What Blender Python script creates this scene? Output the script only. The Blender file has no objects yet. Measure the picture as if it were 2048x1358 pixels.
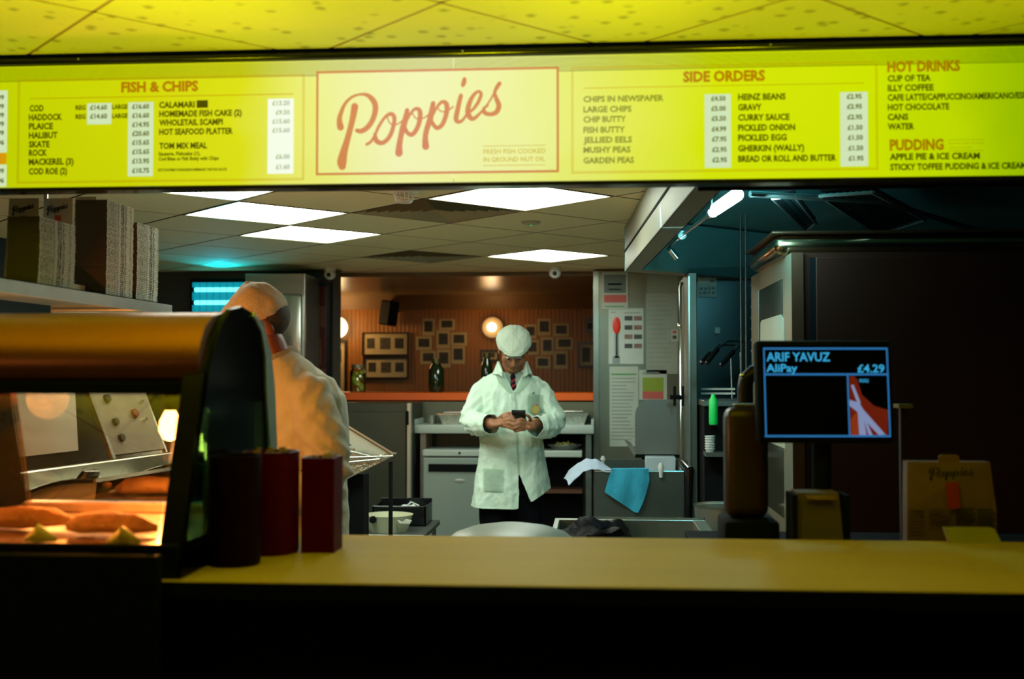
import bpy, bmesh, math, random
from mathutils import Vector, Matrix, noise
from mathutils.bvhtree import BVHTree
random.seed(7)
R = math.radians
PI = math.pi
sc = bpy.context.scene
COL = sc.collection

# ------------------------------------------------------------------ camera, world, lights, exposure
EYE = 1.5
PITCH, YAW, FPX = 0.0284, 0.0733, 2268.0
cam_d = bpy.data.cameras.new('camera')
cam = bpy.data.objects.new('camera', cam_d)
COL.objects.link(cam)
cam.location = (0, 0, EYE)
cam.rotation_euler = (PI / 2 + PITCH, 0, YAW)
cam_d.sensor_width = 36
cam_d.lens = FPX / 2048 * 36
cam_d.clip_start = 0.05
cam_d.dof.use_dof = True
cam_d.dof.focus_distance = 4.9
cam_d.dof.aperture_fstop = 2.4
sc.camera = cam

sc.view_settings.view_transform = 'Standard'
sc.view_settings.look = 'None'
sc.view_settings.gamma = 1
sc.view_settings.use_curve_mapping = False
sc.view_settings.exposure = 0.0

world = bpy.data.worlds.new('night')
sc.world = world
world.use_nodes = True
bg = world.node_tree.nodes['Background']
bg.inputs[0].default_value = (0.25, 0.5, 0.6, 1)
bg.inputs[1].default_value = 0.003

PANEL_L = 17.0          # kitchen ceiling panels
SIGN_L = 1.0


def lamp(name, kind, loc, power, color, size=0.1, target=None, spot=None, size_y=None):
    l = bpy.data.lights.new(name, kind)
    l.energy = power
    l.color = color
    if kind == 'AREA':
        l.size = size
        if size_y:
            l.shape = 'RECTANGLE'
            l.size_y = size_y
    else:
        l.shadow_soft_size = size
    if spot:
        l.spot_size = R(spot)
        l.spot_blend = 1
    o = bpy.data.objects.new(name, l)
    o.location = loc
    if target:
        o.rotation_euler = (Vector(target) - Vector(loc)).to_track_quat('-Z', 'Y').to_euler()
    COL.objects.link(o)
    return o


# unseen yellow spots added to brighten the front ceiling
for _x, _e in ((-1.45, 60), (-0.45, 72), (0.55, 62)):
    _l = lamp('ceiling_fill_spot', 'SPOT', (_x, 1.7, 1.35), _e, (0.93, 0.95, 0.0), 0.12, (_x, 2.09, 2.37), 78)
    _l.data.spot_blend = 0.35
lamp('canopy_highlight_point', 'POINT', (-2.6, -0.1, 1.565), 7, (1.0, 0.62, 0.28), 0.07)  # unseen warm point added to put a highlight on the cabinet canopy
lamp('amber_fill_light', 'POINT', (-1.62, 3.25, 1.42), 14, (1.0, 0.42, 0.10), 0.06)  # unseen amber point added to warm the leaning man and the range


# ------------------------------------------------------------------ pixel to room helpers (measuring the photograph)
_cp, _sp, _cy, _sy = math.cos(PITCH), math.sin(PITCH), math.cos(YAW), math.sin(YAW)
_w = Vector((-_sy * _cp, _cy * _cp, _sp))
_r = Vector((_cy, _sy, 0))
_u = _r.cross(_w)
O = Vector((0, 0, EYE))


def ray(px, py):
    return _w + _r * ((px - 1024) / FPX) - _u * ((py - 679) / FPX)


def aY(px, py, Y):
    d = ray(px, py)
    return O + d * (Y / d.y)


def aX(px, py, X):
    d = ray(px, py)
    return O + d * (X / d.x)


def aZ(px, py, z):
    d = ray(px, py)
    return O + d * ((z - EYE) / d.z)


# ------------------------------------------------------------------ materials
def srgb(r, g, b):
    def c(v):
        v /= 255.0
        return v / 12.92 if v <= 0.04045 else ((v + 0.055) / 1.055) ** 2.4
    return (c(r), c(g), c(b))


MATS = {}


def mat(name, col, rough=0.6, metal=0.0, var=0.12, scale=8.0, bump=0.0, bscale=60.0, emit=None, estr=0.0,
        spec=0.5, stretch=None, coat=0.0, trans=0.0, ior=1.45, rvar=0.0):
    if name in MATS:
        return MATS[name]
    m = bpy.data.materials.new(name)
    m.use_nodes = True
    nt = m.node_tree
    N, L = nt.nodes, nt.links
    b = N['Principled BSDF']
    b.inputs['Roughness'].default_value = rough
    b.inputs['Metallic'].default_value = metal
    b.inputs['Specular IOR Level'].default_value = spec
    b.inputs['Coat Weight'].default_value = coat
    b.inputs['Transmission Weight'].default_value = trans
    b.inputs['IOR'].default_value = ior
    tc = N.new('ShaderNodeTexCoord')
    src = tc.outputs['Object']
    if stretch:
        mp = N.new('ShaderNodeMapping')
        mp.inputs['Scale'].default_value = stretch
        L.new(src, mp.inputs['Vector'])
        src = mp.outputs['Vector']
    n1 = N.new('ShaderNodeTexNoise')
    n1.inputs['Scale'].default_value = scale
    n1.inputs['Detail'].default_value = 4
    L.new(src, n1.inputs['Vector'])
    cr = N.new('ShaderNodeMix')
    cr.data_type = 'RGBA'
    a = tuple(max(0, c * (1 - var)) for c in col)
    z = tuple(min(1, c * (1 + var)) for c in col)
    cr.inputs[6].default_value = (*a, 1)
    cr.inputs[7].default_value = (*z, 1)
    L.new(n1.outputs['Fac'], cr.inputs[0])
    L.new(cr.outputs[2], b.inputs['Base Color'])
    if rvar:
        mr = N.new('ShaderNodeMapRange')
        mr.inputs[3].default_value = max(0, rough - rvar)
        mr.inputs[4].default_value = rough + rvar
        L.new(n1.outputs['Fac'], mr.inputs[0])
        L.new(mr.outputs[0], b.inputs['Roughness'])
    if bump:
        n2 = N.new('ShaderNodeTexNoise')
        n2.inputs['Scale'].default_value = bscale
        n2.inputs['Detail'].default_value = 3
        L.new(src, n2.inputs['Vector'])
        bp = N.new('ShaderNodeBump')
        bp.inputs['Strength'].default_value = bump
        bp.inputs['Distance'].default_value = 0.01
        L.new(n2.outputs['Fac'], bp.inputs['Height'])
        L.new(bp.outputs[0], b.inputs['Normal'])
    if emit:
        b.inputs['Emission Color'].default_value = (*emit, 1)
        b.inputs['Emission Strength'].default_value = estr
    MATS[name] = m
    return m


def emis(name, col, s):
    if name in MATS:
        return MATS[name]
    return mat(name, (0.02, 0.02, 0.02), emit=col, estr=s, var=0)


def glass(name, tint, gloss=0.12, rough=0.02, k=1.0):
    """thin clear pane: tinted see-through plus a reflection"""
    if name in MATS:
        return MATS[name]
    m = bpy.data.materials.new(name)
    m.use_nodes = True
    N, L = m.node_tree.nodes, m.node_tree.links
    for n in list(N):
        N.remove(n)
    out = N.new('ShaderNodeOutputMaterial')
    t = N.new('ShaderNodeBsdfTransparent')
    t.inputs[0].default_value = (*tint, 1)
    g = N.new('ShaderNodeBsdfGlossy')
    g.inputs['Roughness'].default_value = rough
    fr = N.new('ShaderNodeFresnel')
    fr.inputs[0].default_value = 1.45
    nz = N.new('ShaderNodeTexNoise')
    nz.inputs['Scale'].default_value = 9
    add = N.new('ShaderNodeMath')
    add.operation = 'MULTIPLY_ADD'
    add.inputs[1].default_value = gloss * 0.5
    L.new(nz.outputs['Fac'], add.inputs[0])
    L.new(fr.outputs[0], add.inputs[2])
    mx = N.new('ShaderNodeMixShader')
    sk = N.new('ShaderNodeMath')
    sk.operation = 'MULTIPLY'
    sk.inputs[1].default_value = k
    L.new(add.outputs[0], sk.inputs[0])
    L.new(sk.outputs[0], mx.inputs[0])
    L.new(t.outputs[0], mx.inputs[1])
    L.new(g.outputs[0], mx.inputs[2])
    L.new(mx.outputs[0], out.inputs[0])
    MATS[name] = m
    return m


STEEL = mat('brushed_steel', (0.42, 0.44, 0.39), 0.34, 0.9, 0.12, 3, stretch=(1, 1, 12), rvar=0.08)
STEELH = mat('brushed_steel_level', (0.42, 0.44, 0.39), 0.3, 0.9, 0.12, 3, stretch=(12, 1, 1), rvar=0.08)
DSTEEL = mat('dull_dark_steel', (0.17, 0.19, 0.17), 0.42, 0.85, 0.2, 3, stretch=(1, 1, 9), rvar=0.1)
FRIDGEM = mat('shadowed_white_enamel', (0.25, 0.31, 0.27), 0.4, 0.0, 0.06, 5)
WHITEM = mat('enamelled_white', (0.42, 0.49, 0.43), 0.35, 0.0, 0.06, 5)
BLACK = mat('matt_black', (0.004, 0.005, 0.005), 0.8, spec=0.12)
BLACKG = mat('gloss_black', (0.006, 0.007, 0.007), 0.18)
CHROME = mat('polished_chrome', (0.7, 0.72, 0.68), 0.12, 1.0, 0.03)
PLASTICW = mat('white_plastic', (0.6, 0.62, 0.56), 0.4)
PAPER = mat('pale_paper', (0.43, 0.48, 0.40), 0.7)


# ------------------------------------------------------------------ geometry helpers
def newbm():
    return bmesh.new()


def box(bm, x0, x1, y0, y1, z0, z1, bev=0.0, seg=1, mtx=None):
    vs = [bm.verts.new((x, y, z)) for x in (x0, x1) for y in (y0, y1) for z in (z0, z1)]
    fs = []
    for idx in ((0, 1, 3, 2), (4, 6, 7, 5), (0, 4, 5, 1), (2, 3, 7, 6), (0, 2, 6, 4), (1, 5, 7, 3)):
        fs.append(bm.faces.new([vs[i] for i in idx]))
    if bev:
        es = list({e for f in fs for e in f.edges})
        r = bmesh.ops.bevel(bm, geom=es, offset=bev, segments=seg, affect='EDGES', profile=0.5)
        vs = list({v for f in r['faces'] for v in f.verts} | {v for v in vs if v.is_valid})
    if mtx is not None:
        bmesh.ops.transform(bm, matrix=mtx, verts=[v for v in vs if v.is_valid])
    return bm


def cyl(bm, p0, p1, r0, r1=None, n=20, cap=True):
    r1 = r0 if r1 is None else r1
    return tube(bm, [p0, p1], [r0, r1], n, cap)


def tube(bm, pts, rad, n=12, cap=True, flat=1.0):
    pts = [Vector(p) for p in pts]
    if not hasattr(rad, '__len__'):
        rad = [rad] * len(pts)
    rings = []
    ref = None
    for i, p in enumerate(pts):
        a = pts[max(0, i - 1)]
        b = pts[min(len(pts) - 1, i + 1)]
        t = (b - a).normalized()
        if ref is None:
            ref = t.orthogonal().normalized()
            if abs(t.z) < 0.9:
                ref = t.cross(Vector((0, 0, 1))).normalized()
        ref = (ref - t * ref.dot(t)).normalized()
        s = t.cross(ref)
        rr = rad[i]
        ra, rb = (rr if hasattr(rr, '__len__') else (rr, rr * flat))
        rings.append([bm.verts.new(p + ref * math.cos(2 * PI * k / n) * ra + s * math.sin(2 * PI * k / n) * rb) for k in range(n)])
    for i in range(len(rings) - 1):
        for k in range(n):
            bm.faces.new((rings[i][k], rings[i][(k + 1) % n], rings[i + 1][(k + 1) % n], rings[i + 1][k]))
    if cap:
        bm.faces.new(list(reversed(rings[0])))
        bm.faces.new(rings[-1])
    return bm


def lathe(bm, prof, c=(0, 0, 0), n=28, mtx=None):
    c = Vector(c)
    rings = []
    vs = []
    for r, z in prof:
        if r < 1e-5:
            v = bm.verts.new(c + Vector((0, 0, z)))
            rings.append([v])
            vs.append(v)
        else:
            ring = [bm.verts.new(c + Vector((r * math.cos(2 * PI * k / n), r * math.sin(2 * PI * k / n), z))) for k in range(n)]
            rings.append(ring)
            vs += ring
    for a, b in zip(rings, rings[1:]):
        for k in range(n):
            q = [a[k % len(a)], a[(k + 1) % n % len(a)], b[(k + 1) % n % len(b)], b[k % len(b)]]
            q2 = []
            for v in q:
                if v not in q2:
                    q2.append(v)
            if len(q2) > 2:
                bm.faces.new(q2)
    if mtx is not None:
        bmesh.ops.transform(bm, matrix=mtx, verts=vs)
    return bm


def ellipsoid(bm, c, r, mtx=None, u=20, v=14):
    m = Matrix.Translation(Vector(c)) @ Matrix.Diagonal((*r, 1))
    if mtx is not None:
        m = mtx @ m
    bmesh.ops.create_uvsphere(bm, u_segments=u, v_segments=v, radius=1, matrix=m)
    return bm


def prism(bm, poly, off):
    """poly: 3-D points (planar); off: extrusion vector"""
    off = Vector(off)
    a = [bm.verts.new(p) for p in poly]
    b = [bm.verts.new(Vector(p) + off) for p in poly]
    n = len(a)
    bm.faces.new(a)
    bm.faces.new(list(reversed(b)))
    for i in range(n):
        bm.faces.new((a[i], b[i], b[(i + 1) % n], a[(i + 1) % n]))
    return bm


def link(name, bm, m, parent=None, smooth=False, fix=True):
    if fix:
        bmesh.ops.recalc_face_normals(bm, faces=bm.faces)
    me = bpy.data.meshes.new(name)
    bm.to_mesh(me)
    bm.free()
    me.materials.append(m)
    o = bpy.data.objects.new(name, me)
    if smooth:
        for p in me.polygons:
            p.use_smooth = True
        try:
            me.set_sharp_from_angle(angle=R(38))
        except Exception:
            pass
    COL.objects.link(o)
    if parent is not None:
        attach(o, parent)
    return o


WM = {}


def attach(o, parent):
    o.parent = parent
    o.matrix_parent_inverse = WM.get(parent.name, Matrix()).inverted()


def thing(name, label, cat, loc=(0, 0, 0), group=None):
    o = bpy.data.objects.new(name, None)
    o.empty_display_size = 0.1
    o.location = loc
    WM[o.name] = Matrix.Translation(Vector(loc))
    COL.objects.link(o)
    o['label'] = label
    o['category'] = cat
    if group:
        o['group'] = group
    return o


def tag(o, label, cat, group=None):
    o['label'] = label
    o['category'] = cat
    if group:
        o['group'] = group
    return o


def struct(name, bm, m, smooth=False):
    o = link(name, bm, m, None, smooth)
    o['kind'] = 'structure'
    return o


def bx(name, x0, x1, y0, y1, z0, z1, m, parent=None, bev=0.0, seg=1, smooth=False):
    bm = newbm()
    box(bm, min(x0, x1), max(x0, x1), min(y0, y1), max(y0, y1), min(z0, z1), max(z0, z1), bev, seg)
    return link(name, bm, m, parent, smooth)


def rect_at(px0, py0, px1, py1, Y):
    a = aY(px0, py0, Y)
    b = aY(px1, py1, Y)
    return min(a.x, b.x), max(a.x, b.x), min(a.z, b.z), max(a.z, b.z)


def slab_at(name, px0, py0, px1, py1, Y, th, m, parent=None, bev=0.0, seg=1):
    """upright slab facing the customers: front face at Y, th deep"""
    x0, x1, z0, z1 = rect_at(px0, py0, px1, py1, Y)
    return bx(name, x0, x1, Y, Y + th, z0, z1, m, parent, bev, seg)


# ------------------------------------------------------------------ lettering: all strings turned to meshes at once
TEXTS = {}
_want = set()


def want(s, bold=0.0):
    _want.add((s, bold))


def bake_texts():
    obs = []
    for s, bold in sorted(_want):
        if (s, bold) in TEXTS:
            continue
        cu = bpy.data.curves.new('lettering', 'FONT')
        cu.body = s
        cu.size = 1
        cu.resolution_u = 2
        cu.offset = bold
        o = bpy.data.objects.new('lettering', cu)
        COL.objects.link(o)
        obs.append((s, bold, o, cu))
    dg = bpy.context.evaluated_depsgraph_get()
    dg.update()
    for s, bold, o, cu in obs:
        me = o.evaluated_get(dg).to_mesh()
        vs = [(v.co.x, v.co.y) for v in me.vertices]
        fs = [tuple(p.vertices) for p in me.polygons]
        TEXTS[(s, bold)] = (vs, fs)
        o.evaluated_get(dg).to_mesh_clear()
        bpy.data.objects.remove(o)
        bpy.data.curves.remove(cu)


def text_bm(s, bold, fn, bm=None, up=None):
    """fn(u,v) -> 3-D point, u,v in 0..1 over the string's own bounding box (caps height)"""
    vs, fs = TEXTS[(s, bold)]
    x0 = min(v[0] for v in vs)
    x1 = max(v[0] for v in vs)
    cap = up or 0.73
    bm = bm or newbm()
    nv = [bm.verts.new(fn((x - x0) / (x1 - x0), y / cap)) for x, y in vs]
    for f in fs:
        try:
            bm.faces.new([nv[i] for i in f])
        except ValueError:
            pass
    return bm


MENU = []      # (string, x0, x1, baseline y at x0, cap height px, style)


def M(s, x0, x1, y, h=12, st='dark', bold=0.036):
    MENU.append((s, x0, x1, y, h, st, bold))
    want(s, bold)


M('FISH & CHIPS', 243, 397, 184.5, 21, 'head', 0.045)
for s, x1, y in (('COD', 88, 223), ('HADDOCK', 125, 241), ('PLAICE', 107, 259), ('HALIBUT', 116, 277), ('SKATE', 100, 295),
                 ('ROCK', 95, 312), ('MACKEREL (3)', 148, 330), ('COD ROE (2)', 135, 349)):
    M(s, 60 if y < 230 else 58.5, x1, y, 13)
for y in (220, 238):
    M('REG', 152, 172, y, 9.5)
    M('LARGE', 225, 256, y - 1.5, 9.5)
for y in (220, 237.5):
    M('£14.60', 181, 215, y, 10, 'price')
for s, y in (('£16.60', 218), ('£16.60', 236), ('£14.95', 254), ('£20.60', 272), ('£15.65', 290), ('£15.65', 308.5), ('£13.95', 327), ('£10.75', 346)):
    M(s, 265, 299, y, 10, 'price')
for s, x1, y in (('CALAMARI', 390, 216), ('HOMEMADE FISH CAKE (2)', 484, 234), ('WHOLETAIL SCAMPI', 446, 251.5),
                 ('HOT SEAFOOD PLATTER', 466, 270), ('TOM MIX MEAL', 415, 298)):
    M(s, 319, x1, y, 12.5)
M('Sausage, Fishcake (1),', 318, 401, 311.5, 7.5, 'dark', 0.03)
M('Cod Bites or Fish Butty with Chips', 318, 438, 321.5, 7.5, 'dark', 0.03)
M('KETCHUP/MAYONNAISE/HOMEMADE TARTAR SAUCE', 317, 454, 343, 5.5, 'dark', 0.03)
for s, x0, y in (('£13.20', 545, 211), ('£9.50', 552, 229.5), ('£15.60', 545, 247.5), ('£15.60', 545, 265.5), ('£6.00', 552, 318), ('£1.60', 552, 338.5)):
    M(s, x0, 580, y, 9.5, 'pale')
for y in (200, 218, 235.5, 253, 271, 290, 347, 366):
    M('£9.99' if y not in (290, 366) else '£9.96', -20, 9, y, 10, 'price')
M('FRESH FISH COOKED', 967, 1091, 308, 9.5, 'gold', 0.01)
M('IN GROUND NUT OIL', 967, 1090, 324, 9.5, 'gold', 0.01)
M('SIDE ORDERS', 1366, 1530, 164, 21, 'head', 0.045)
for s, x1, y in (('CHIPS IN NEWSPAPER', 1327, 204.5), ('LARGE CHIPS', 1263, 225), ('CHIP BUTTY', 1252, 245), ('FISH BUTTY', 1250, 266),
                 ('JELLIED EELS', 1264, 286), ('MUSHY PEAS', 1261, 306), ('GARDEN PEAS', 1268, 327)):
    M(s, 1167, x1, y, 12, 'mid')
for s, y in (('£4.50', 202), ('£5.00', 222), ('£5.50', 242), ('£4.99', 263), ('£7.95', 283), ('£2.95', 304), ('£2.95', 324.5)):
    M(s, 1422 + (y - 200) * .02, 1451 + (y - 200) * .02, y, 9.5, 'price')
for s, x1, y in (('HEINZ BEANS', 1571, 200.5), ('GRAVY', 1523, 221), ('CURRY SAUCE', 1579, 241.5), ('PICKLED ONION', 1590, 262),
                 ('PICKLED EGG', 1573, 282), ('GHERKIN (WALLY)', 1608, 303), ('BREAD OR ROLL AND BUTTER', 1672, 324)):
    M(s, 1476, x1, y, 12.5)
for s, y in (('£2.95', 198), ('£2.95', 218), ('£2.95', 239), ('£1.50', 260), ('£1.50', 280), ('£1.50', 301), ('£1.95', 321.5)):
    M(s, 1693 + (y - 200) * .03, 1723 + (y - 200) * .03, y, 9.5, 'price')
M('HOT DRINKS', 1774, 1920, 144, 21, 'head', 0.045)
for s, x1, y in (('CUP OF TEA', 1861, 163.5), ('ILLY COFFEE', 1867, 182.5), ('CAFE LATTE/CAPPUCCINO/AMERICANO/ESPRESSO', 2092, 201.5),
                 ('HOT CHOCOLATE', 1898, 221), ('CANS', 1816, 240.5), ('WATER', 1828, 259.5)):
    M(s, 1775, x1, y, 12.5)
M('PUDDING', 1779, 1887, 300.5, 21, 'head', 0.045)
M('Served with 1scoop', 1897, 1967, 289, 5.5, 'gold', 0.0)
M('of Ice Cream', 1897, 1944, 298, 5.5, 'gold', 0.0)
M('APPLE PIE & ICE CREAM', 1779, 1959, 320, 12.5)
M('STICKY TOFFEE PUDDING & ICE CREAM', 1780, 2052, 340.5, 12.5)
for s in ('ARIF YAVUZ', 'AliPay', '£4.29', 'PROFILE'):
    want(s, 0.02)

bake_texts()

# the script wordmark as brush strokes (x, y, width)
WORD = [
    [(402, 488, 52), (390, 560, 46), (372, 640, 42), (345, 740, 46), (322, 820, 56), (308, 890, 70), (310, 925, 56)],
    [(298, 640, 50), (290, 590, 40), (300, 540, 32), (330, 470, 24), (380, 420, 20), (440, 400, 18), (490, 404, 28), (530, 435, 40), (552, 480, 42),
     (548, 540, 40), (525, 600, 38), (490, 645, 38), (450, 668, 36), (418, 664, 30)],
    [(490, 765, 22), (520, 745, 20), (548, 700, 20), (580, 630, 22), (625, 565, 22), (665, 542, 30), (690, 565, 32), (688, 615, 30), (668, 685, 32),
     (635, 735, 32), (595, 755, 34), (558, 735, 38), (550, 690, 24)],
    [(640, 560, 10), (655, 605, 10), (690, 625, 10), (740, 600, 10), (780, 560, 10)],
    [(785, 515, 32), (775, 570, 42), (755, 640, 45), (740, 700, 40), (728, 770, 44), (725, 828, 56)],
    [(785, 590, 14), (810, 540, 20), (845, 505, 24), (875, 517, 34), (880, 562, 36), (868, 622, 34), (843, 672, 34), (815, 695, 32), (785, 678, 30), (768, 640, 26)],
    [(825, 540, 10), (850, 575, 10), (900, 575, 10), (945, 545, 12)],
    [(975, 465, 34), (965, 520, 40), (950, 590, 44), (930, 650, 40), (918, 710, 40), (920, 780, 52)],
    [(975, 550, 14), (1005, 490, 20), (1040, 455, 26), (1070, 467, 36), (1076, 512, 36), (1063, 572, 34), (1038, 625, 32), (1005, 645, 32), (980, 625, 30), (962, 590, 24)],
    [(1005, 495, 10), (1035, 525, 10), (1080, 520, 10), (1120, 490, 12)],
    [(1178, 408, 30), (1165, 460, 34), (1150, 530, 36), (1142, 580, 36), (1158, 600, 30), (1190, 588, 22), (1230, 530, 16)],
    [(1204, 287, 28), (1200, 310, 36), (1192, 333, 28)],
    [(1228, 540, 16), (1270, 505, 22), (1305, 455, 26), (1325, 400, 26), (1308, 378, 22), (1275, 400, 26), (1243, 455, 34), (1228, 520, 38),
     (1240, 562, 38), (1268, 578, 30), (1315, 540, 20), (1370, 475, 14), (1425, 385, 16)],
    [(1460, 320, 30), (1440, 350, 30), (1425, 385, 24), (1436, 430, 32), (1455, 480, 38), (1438, 528, 36), (1395, 545, 30), (1350, 532, 32), (1348, 500, 22), (1375, 482, 14)],
]


def word_bm(fn, thick=1.0, only=None, bm=None):
    """brush strokes as flat ribbons with round ends; fn(x,y) maps the drawing to 3-D"""
    bm = bm or newbm()
    for st in WORD:
        pts = []
        n = len(st)
        for i in range(n - 1):
            p0, p1, p2, p3 = st[max(0, i - 1)], st[i], st[i + 1], st[min(n - 1, i + 2)]
            for k in range(5):
                t = k / 5
                pts.append(tuple(0.5 * (2 * p1[j] + (p2[j] - p0[j]) * t + (2 * p0[j] - 5 * p1[j] + 4 * p2[j] - p3[j]) * t * t
                                        + (3 * p1[j] - p0[j] - 3 * p2[j] + p3[j]) * t ** 3) for j in range(3)))
        pts.append(st[-1])
        L_, R_ = [], []
        for i, (x, y, w) in enumerate(pts):
            a, b = pts[max(0, i - 1)], pts[min(len(pts) - 1, i + 1)]
            dx, dy = b[0] - a[0], b[1] - a[1]
            l = math.hypot(dx, dy) or 1
            nx, ny = -dy / l, dx / l
            w *= thick * 0.5
            L_.append((x + nx * w, y + ny * w))
            R_.append((x - nx * w, y - ny * w))
        for e, (x, y, w) in ((0, pts[0]), (1, pts[-1])):
            ring = [(x + w * thick * .5 * math.cos(a * PI / 6), y + w * thick * .5 * math.sin(a * PI / 6)) for a in range(12)]
            bm.faces.new([bm.verts.new(fn(*p)) for p in ring])
        lv = [bm.verts.new(fn(*p)) for p in L_]
        rv = [bm.verts.new(fn(*p)) for p in R_]
        for i in range(len(lv) - 1):
            bm.faces.new((lv[i], lv[i + 1], rv[i + 1], rv[i]))
    return bm

# ================================================================== ROOM SHELL
ZK = EYE + 0.7696      # kitchen ceiling
ZF = EYE + 0.8709      # customer side ceiling
TILE_K = mat('kitchen_ceiling_tile', (0.80, 0.71, 0.40), 0.85, 0, 0.06, 30, bump=0.3, bscale=220)
RAIL_K = mat('ceiling_rail_brown', (0.035, 0.022, 0.01), 0.6)


def pit_mat():
    m = mat('pitted_ceiling_tile', (0.70, 0.68, 0.26), 0.8, 0, 0.06, 5)
    N, L = m.node_tree.nodes, m.node_tree.links
    b = N['Principled BSDF']
    tc = N.new('ShaderNodeTexCoord')
    v = N.new('ShaderNodeTexVoronoi')
    v.inputs['Scale'].default_value = 17
    nz = N.new('ShaderNodeTexNoise')
    nz.inputs['Scale'].default_value = 60
    ad = N.new('ShaderNodeVectorMath')
    ad.operation = 'MULTIPLY_ADD'
    ad.inputs[1].default_value = (0.014, 0.014, 0)
    L.new(tc.outputs['Object'], nz.inputs['Vector'])
    L.new(nz.outputs['Color'], ad.inputs[0])
    L.new(tc.outputs['Object'], ad.inputs[2])
    L.new(ad.outputs[0], v.inputs['Vector'])
    mr = N.new('ShaderNodeMapRange')
    mr.inputs[1].default_value = 0.10
    mr.inputs[2].default_value = 0.30
    mr.inputs[3].default_value = 0.55
    mr.inputs[4].default_value = 1.0
    L.new(v.outputs['Distance'], mr.inputs[0])
    old = b.inputs['Base Color'].links[0].from_socket
    mx = N.new('ShaderNodeMix')
    mx.data_type = 'RGBA'
    mx.blend_type = 'MULTIPLY'
    mx.inputs[0].default_value = 1
    L.new(old, mx.inputs[6])
    L.new(mr.outputs[0], mx.inputs[7])
    L.new(mx.outputs[2], b.inputs['Base Color'])
    bp = N.new('ShaderNodeBump')
    bp.inputs['Distance'].default_value = 0.004
    bp.inputs['Strength'].default_value = 0.8
    L.new(mr.outputs[0], bp.inputs['Height'])
    L.new(bp.outputs[0], b.inputs['Normal'])
    return m


TILE_F = pit_mat()
RAIL_F = mat('ceiling_rail_front', (0.30, 0.17, 0.06), 0.45)


def clip(poly, nx, ny, d):
    out = []
    for i in range(len(poly)):
        a, b = poly[i], poly[(i + 1) % len(poly)]
        da, db = a[0] * nx + a[1] * ny - d, b[0] * nx + b[1] * ny - d
        if da >= 0:
            out.append(a)
        if (da >= 0) != (db >= 0):
            t = da / (da - db)
            out.append((a[0] + (b[0] - a[0]) * t, a[1] + (b[1] - a[1]) * t))
    return out


GR = -0.0064
UI = Vector((math.cos(PI / 4 + GR), math.sin(PI / 4 + GR)))
VJ = Vector((math.cos(PI / 4 - GR), -math.sin(PI / 4 - GR)))


def lattice(o, i, j):
    p = Vector(o) + UI * (0.6 * i) + VJ * (0.6 * j)
    return (p.x, p.y)


OK_, OF_ = (-2.0282, 5.415), (-1.2106, 2.6419)


def area(p):
    return abs(sum(p[i][0] * p[(i + 1) % len(p)][1] - p[(i + 1) % len(p)][0] * p[i][1] for i in range(len(p)))) / 2


def tiled_ceiling(root, o, x0, x1, y0, y1, z, mt, mr_, skip, name, gap=0.0085, tile_name='ceiling_tile'):
    for i in range(-12, 13):
        for j in range(-12, 13):
            if (i, j) in skip:
                continue
            q = [lattice(o, *c) for c in ((i, j), (i + 1, j), (i + 1, j + 1), (i, j + 1))]
            c = (sum(p[0] for p in q) / 4, sum(p[1] for p in q) / 4)
            q = [(c[0] + (p[0] - c[0]) * (1 - gap / 0.3), c[1] + (p[1] - c[1]) * (1 - gap / 0.3)) for p in q]
            for nx, ny, d in ((1, 0, x0), (-1, 0, -x1), (0, 1, y0), (0, -1, -y1)):
                if q:
                    q = clip(q, nx, ny, d)
            if len(q) < 3 or area(q) < 0.002:
                continue
            bm = newbm()
            prism(bm, [(p[0], p[1], z) for p in q], (0, 0, 0.015))
            link(tile_name, bm, mt, root)
    # the rails in the joints, clipped to the room
    for fam in (0, 1):
        for k in range(-12, 14):
            a, b = (lattice(o, k, -12), lattice(o, k, 13)) if fam == 0 else (lattice(o, -12, k), lattice(o, 13, k))
            n = Vector((b[1] - a[1], a[0] - b[0])).normalized() * (gap + .001)
            q = [(a[0] + n.x, a[1] + n.y), (b[0] + n.x, b[1] + n.y), (b[0] - n.x, b[1] - n.y), (a[0] - n.x, a[1] - n.y)]
            for nx, ny, d in ((1, 0, x0), (-1, 0, -x1), (0, 1, y0), (0, -1, -y1)):
                if q:
                    q = clip(q, nx, ny, d)
            if len(q) < 3 or area(q) < 0.002:
                continue
            bm = newbm()
            prism(bm, [(p[0], p[1], z + 0.0015) for p in q], (0, 0, 0.02))
            link('ceiling_rail', bm, mr_, root)


# cells that hold light panels (far corner vertices measured from the photograph) and air diffusers
LIGHT_CELLS = [(-1, 1), (0, 0), (1, -1), (1, 2), (4, -1)]
VENT_CELLS = [(1, 1), (3, -2)]
bm = newbm()
box(bm, -3.5, 2.5, 3.0, 8.74, ZK + 0.03, ZK + 0.07)
ceil = struct('ceiling', bm, DSTEEL)
tiled_ceiling(ceil, OK_, -3.4, 2.4, 3.18, 8.7, ZK, TILE_K, RAIL_K, set(LIGHT_CELLS + VENT_CELLS), 'k')
bm = newbm()
box(bm, -3.5, 3.5, 0.2, 2.99, ZF + 0.03, ZF + 0.07)
ceilf = struct('ceiling_front', bm, DSTEEL)
tiled_ceiling(ceilf, OF_, -3.4, 3.4, 0.5, 2.985, ZF, TILE_F, RAIL_F, set(), 'f', 0.005)
DINC = mat('dining_ceiling_plaster', (0.20, 0.14, 0.07), 0.28, 0, 0.05, 3)
bm = newbm()
box(bm, -3.5, 2.5, 8.74, 11.2, ZK - 0.03, ZK + 0.05)
struct('ceiling_dining', bm, DINC)

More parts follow.
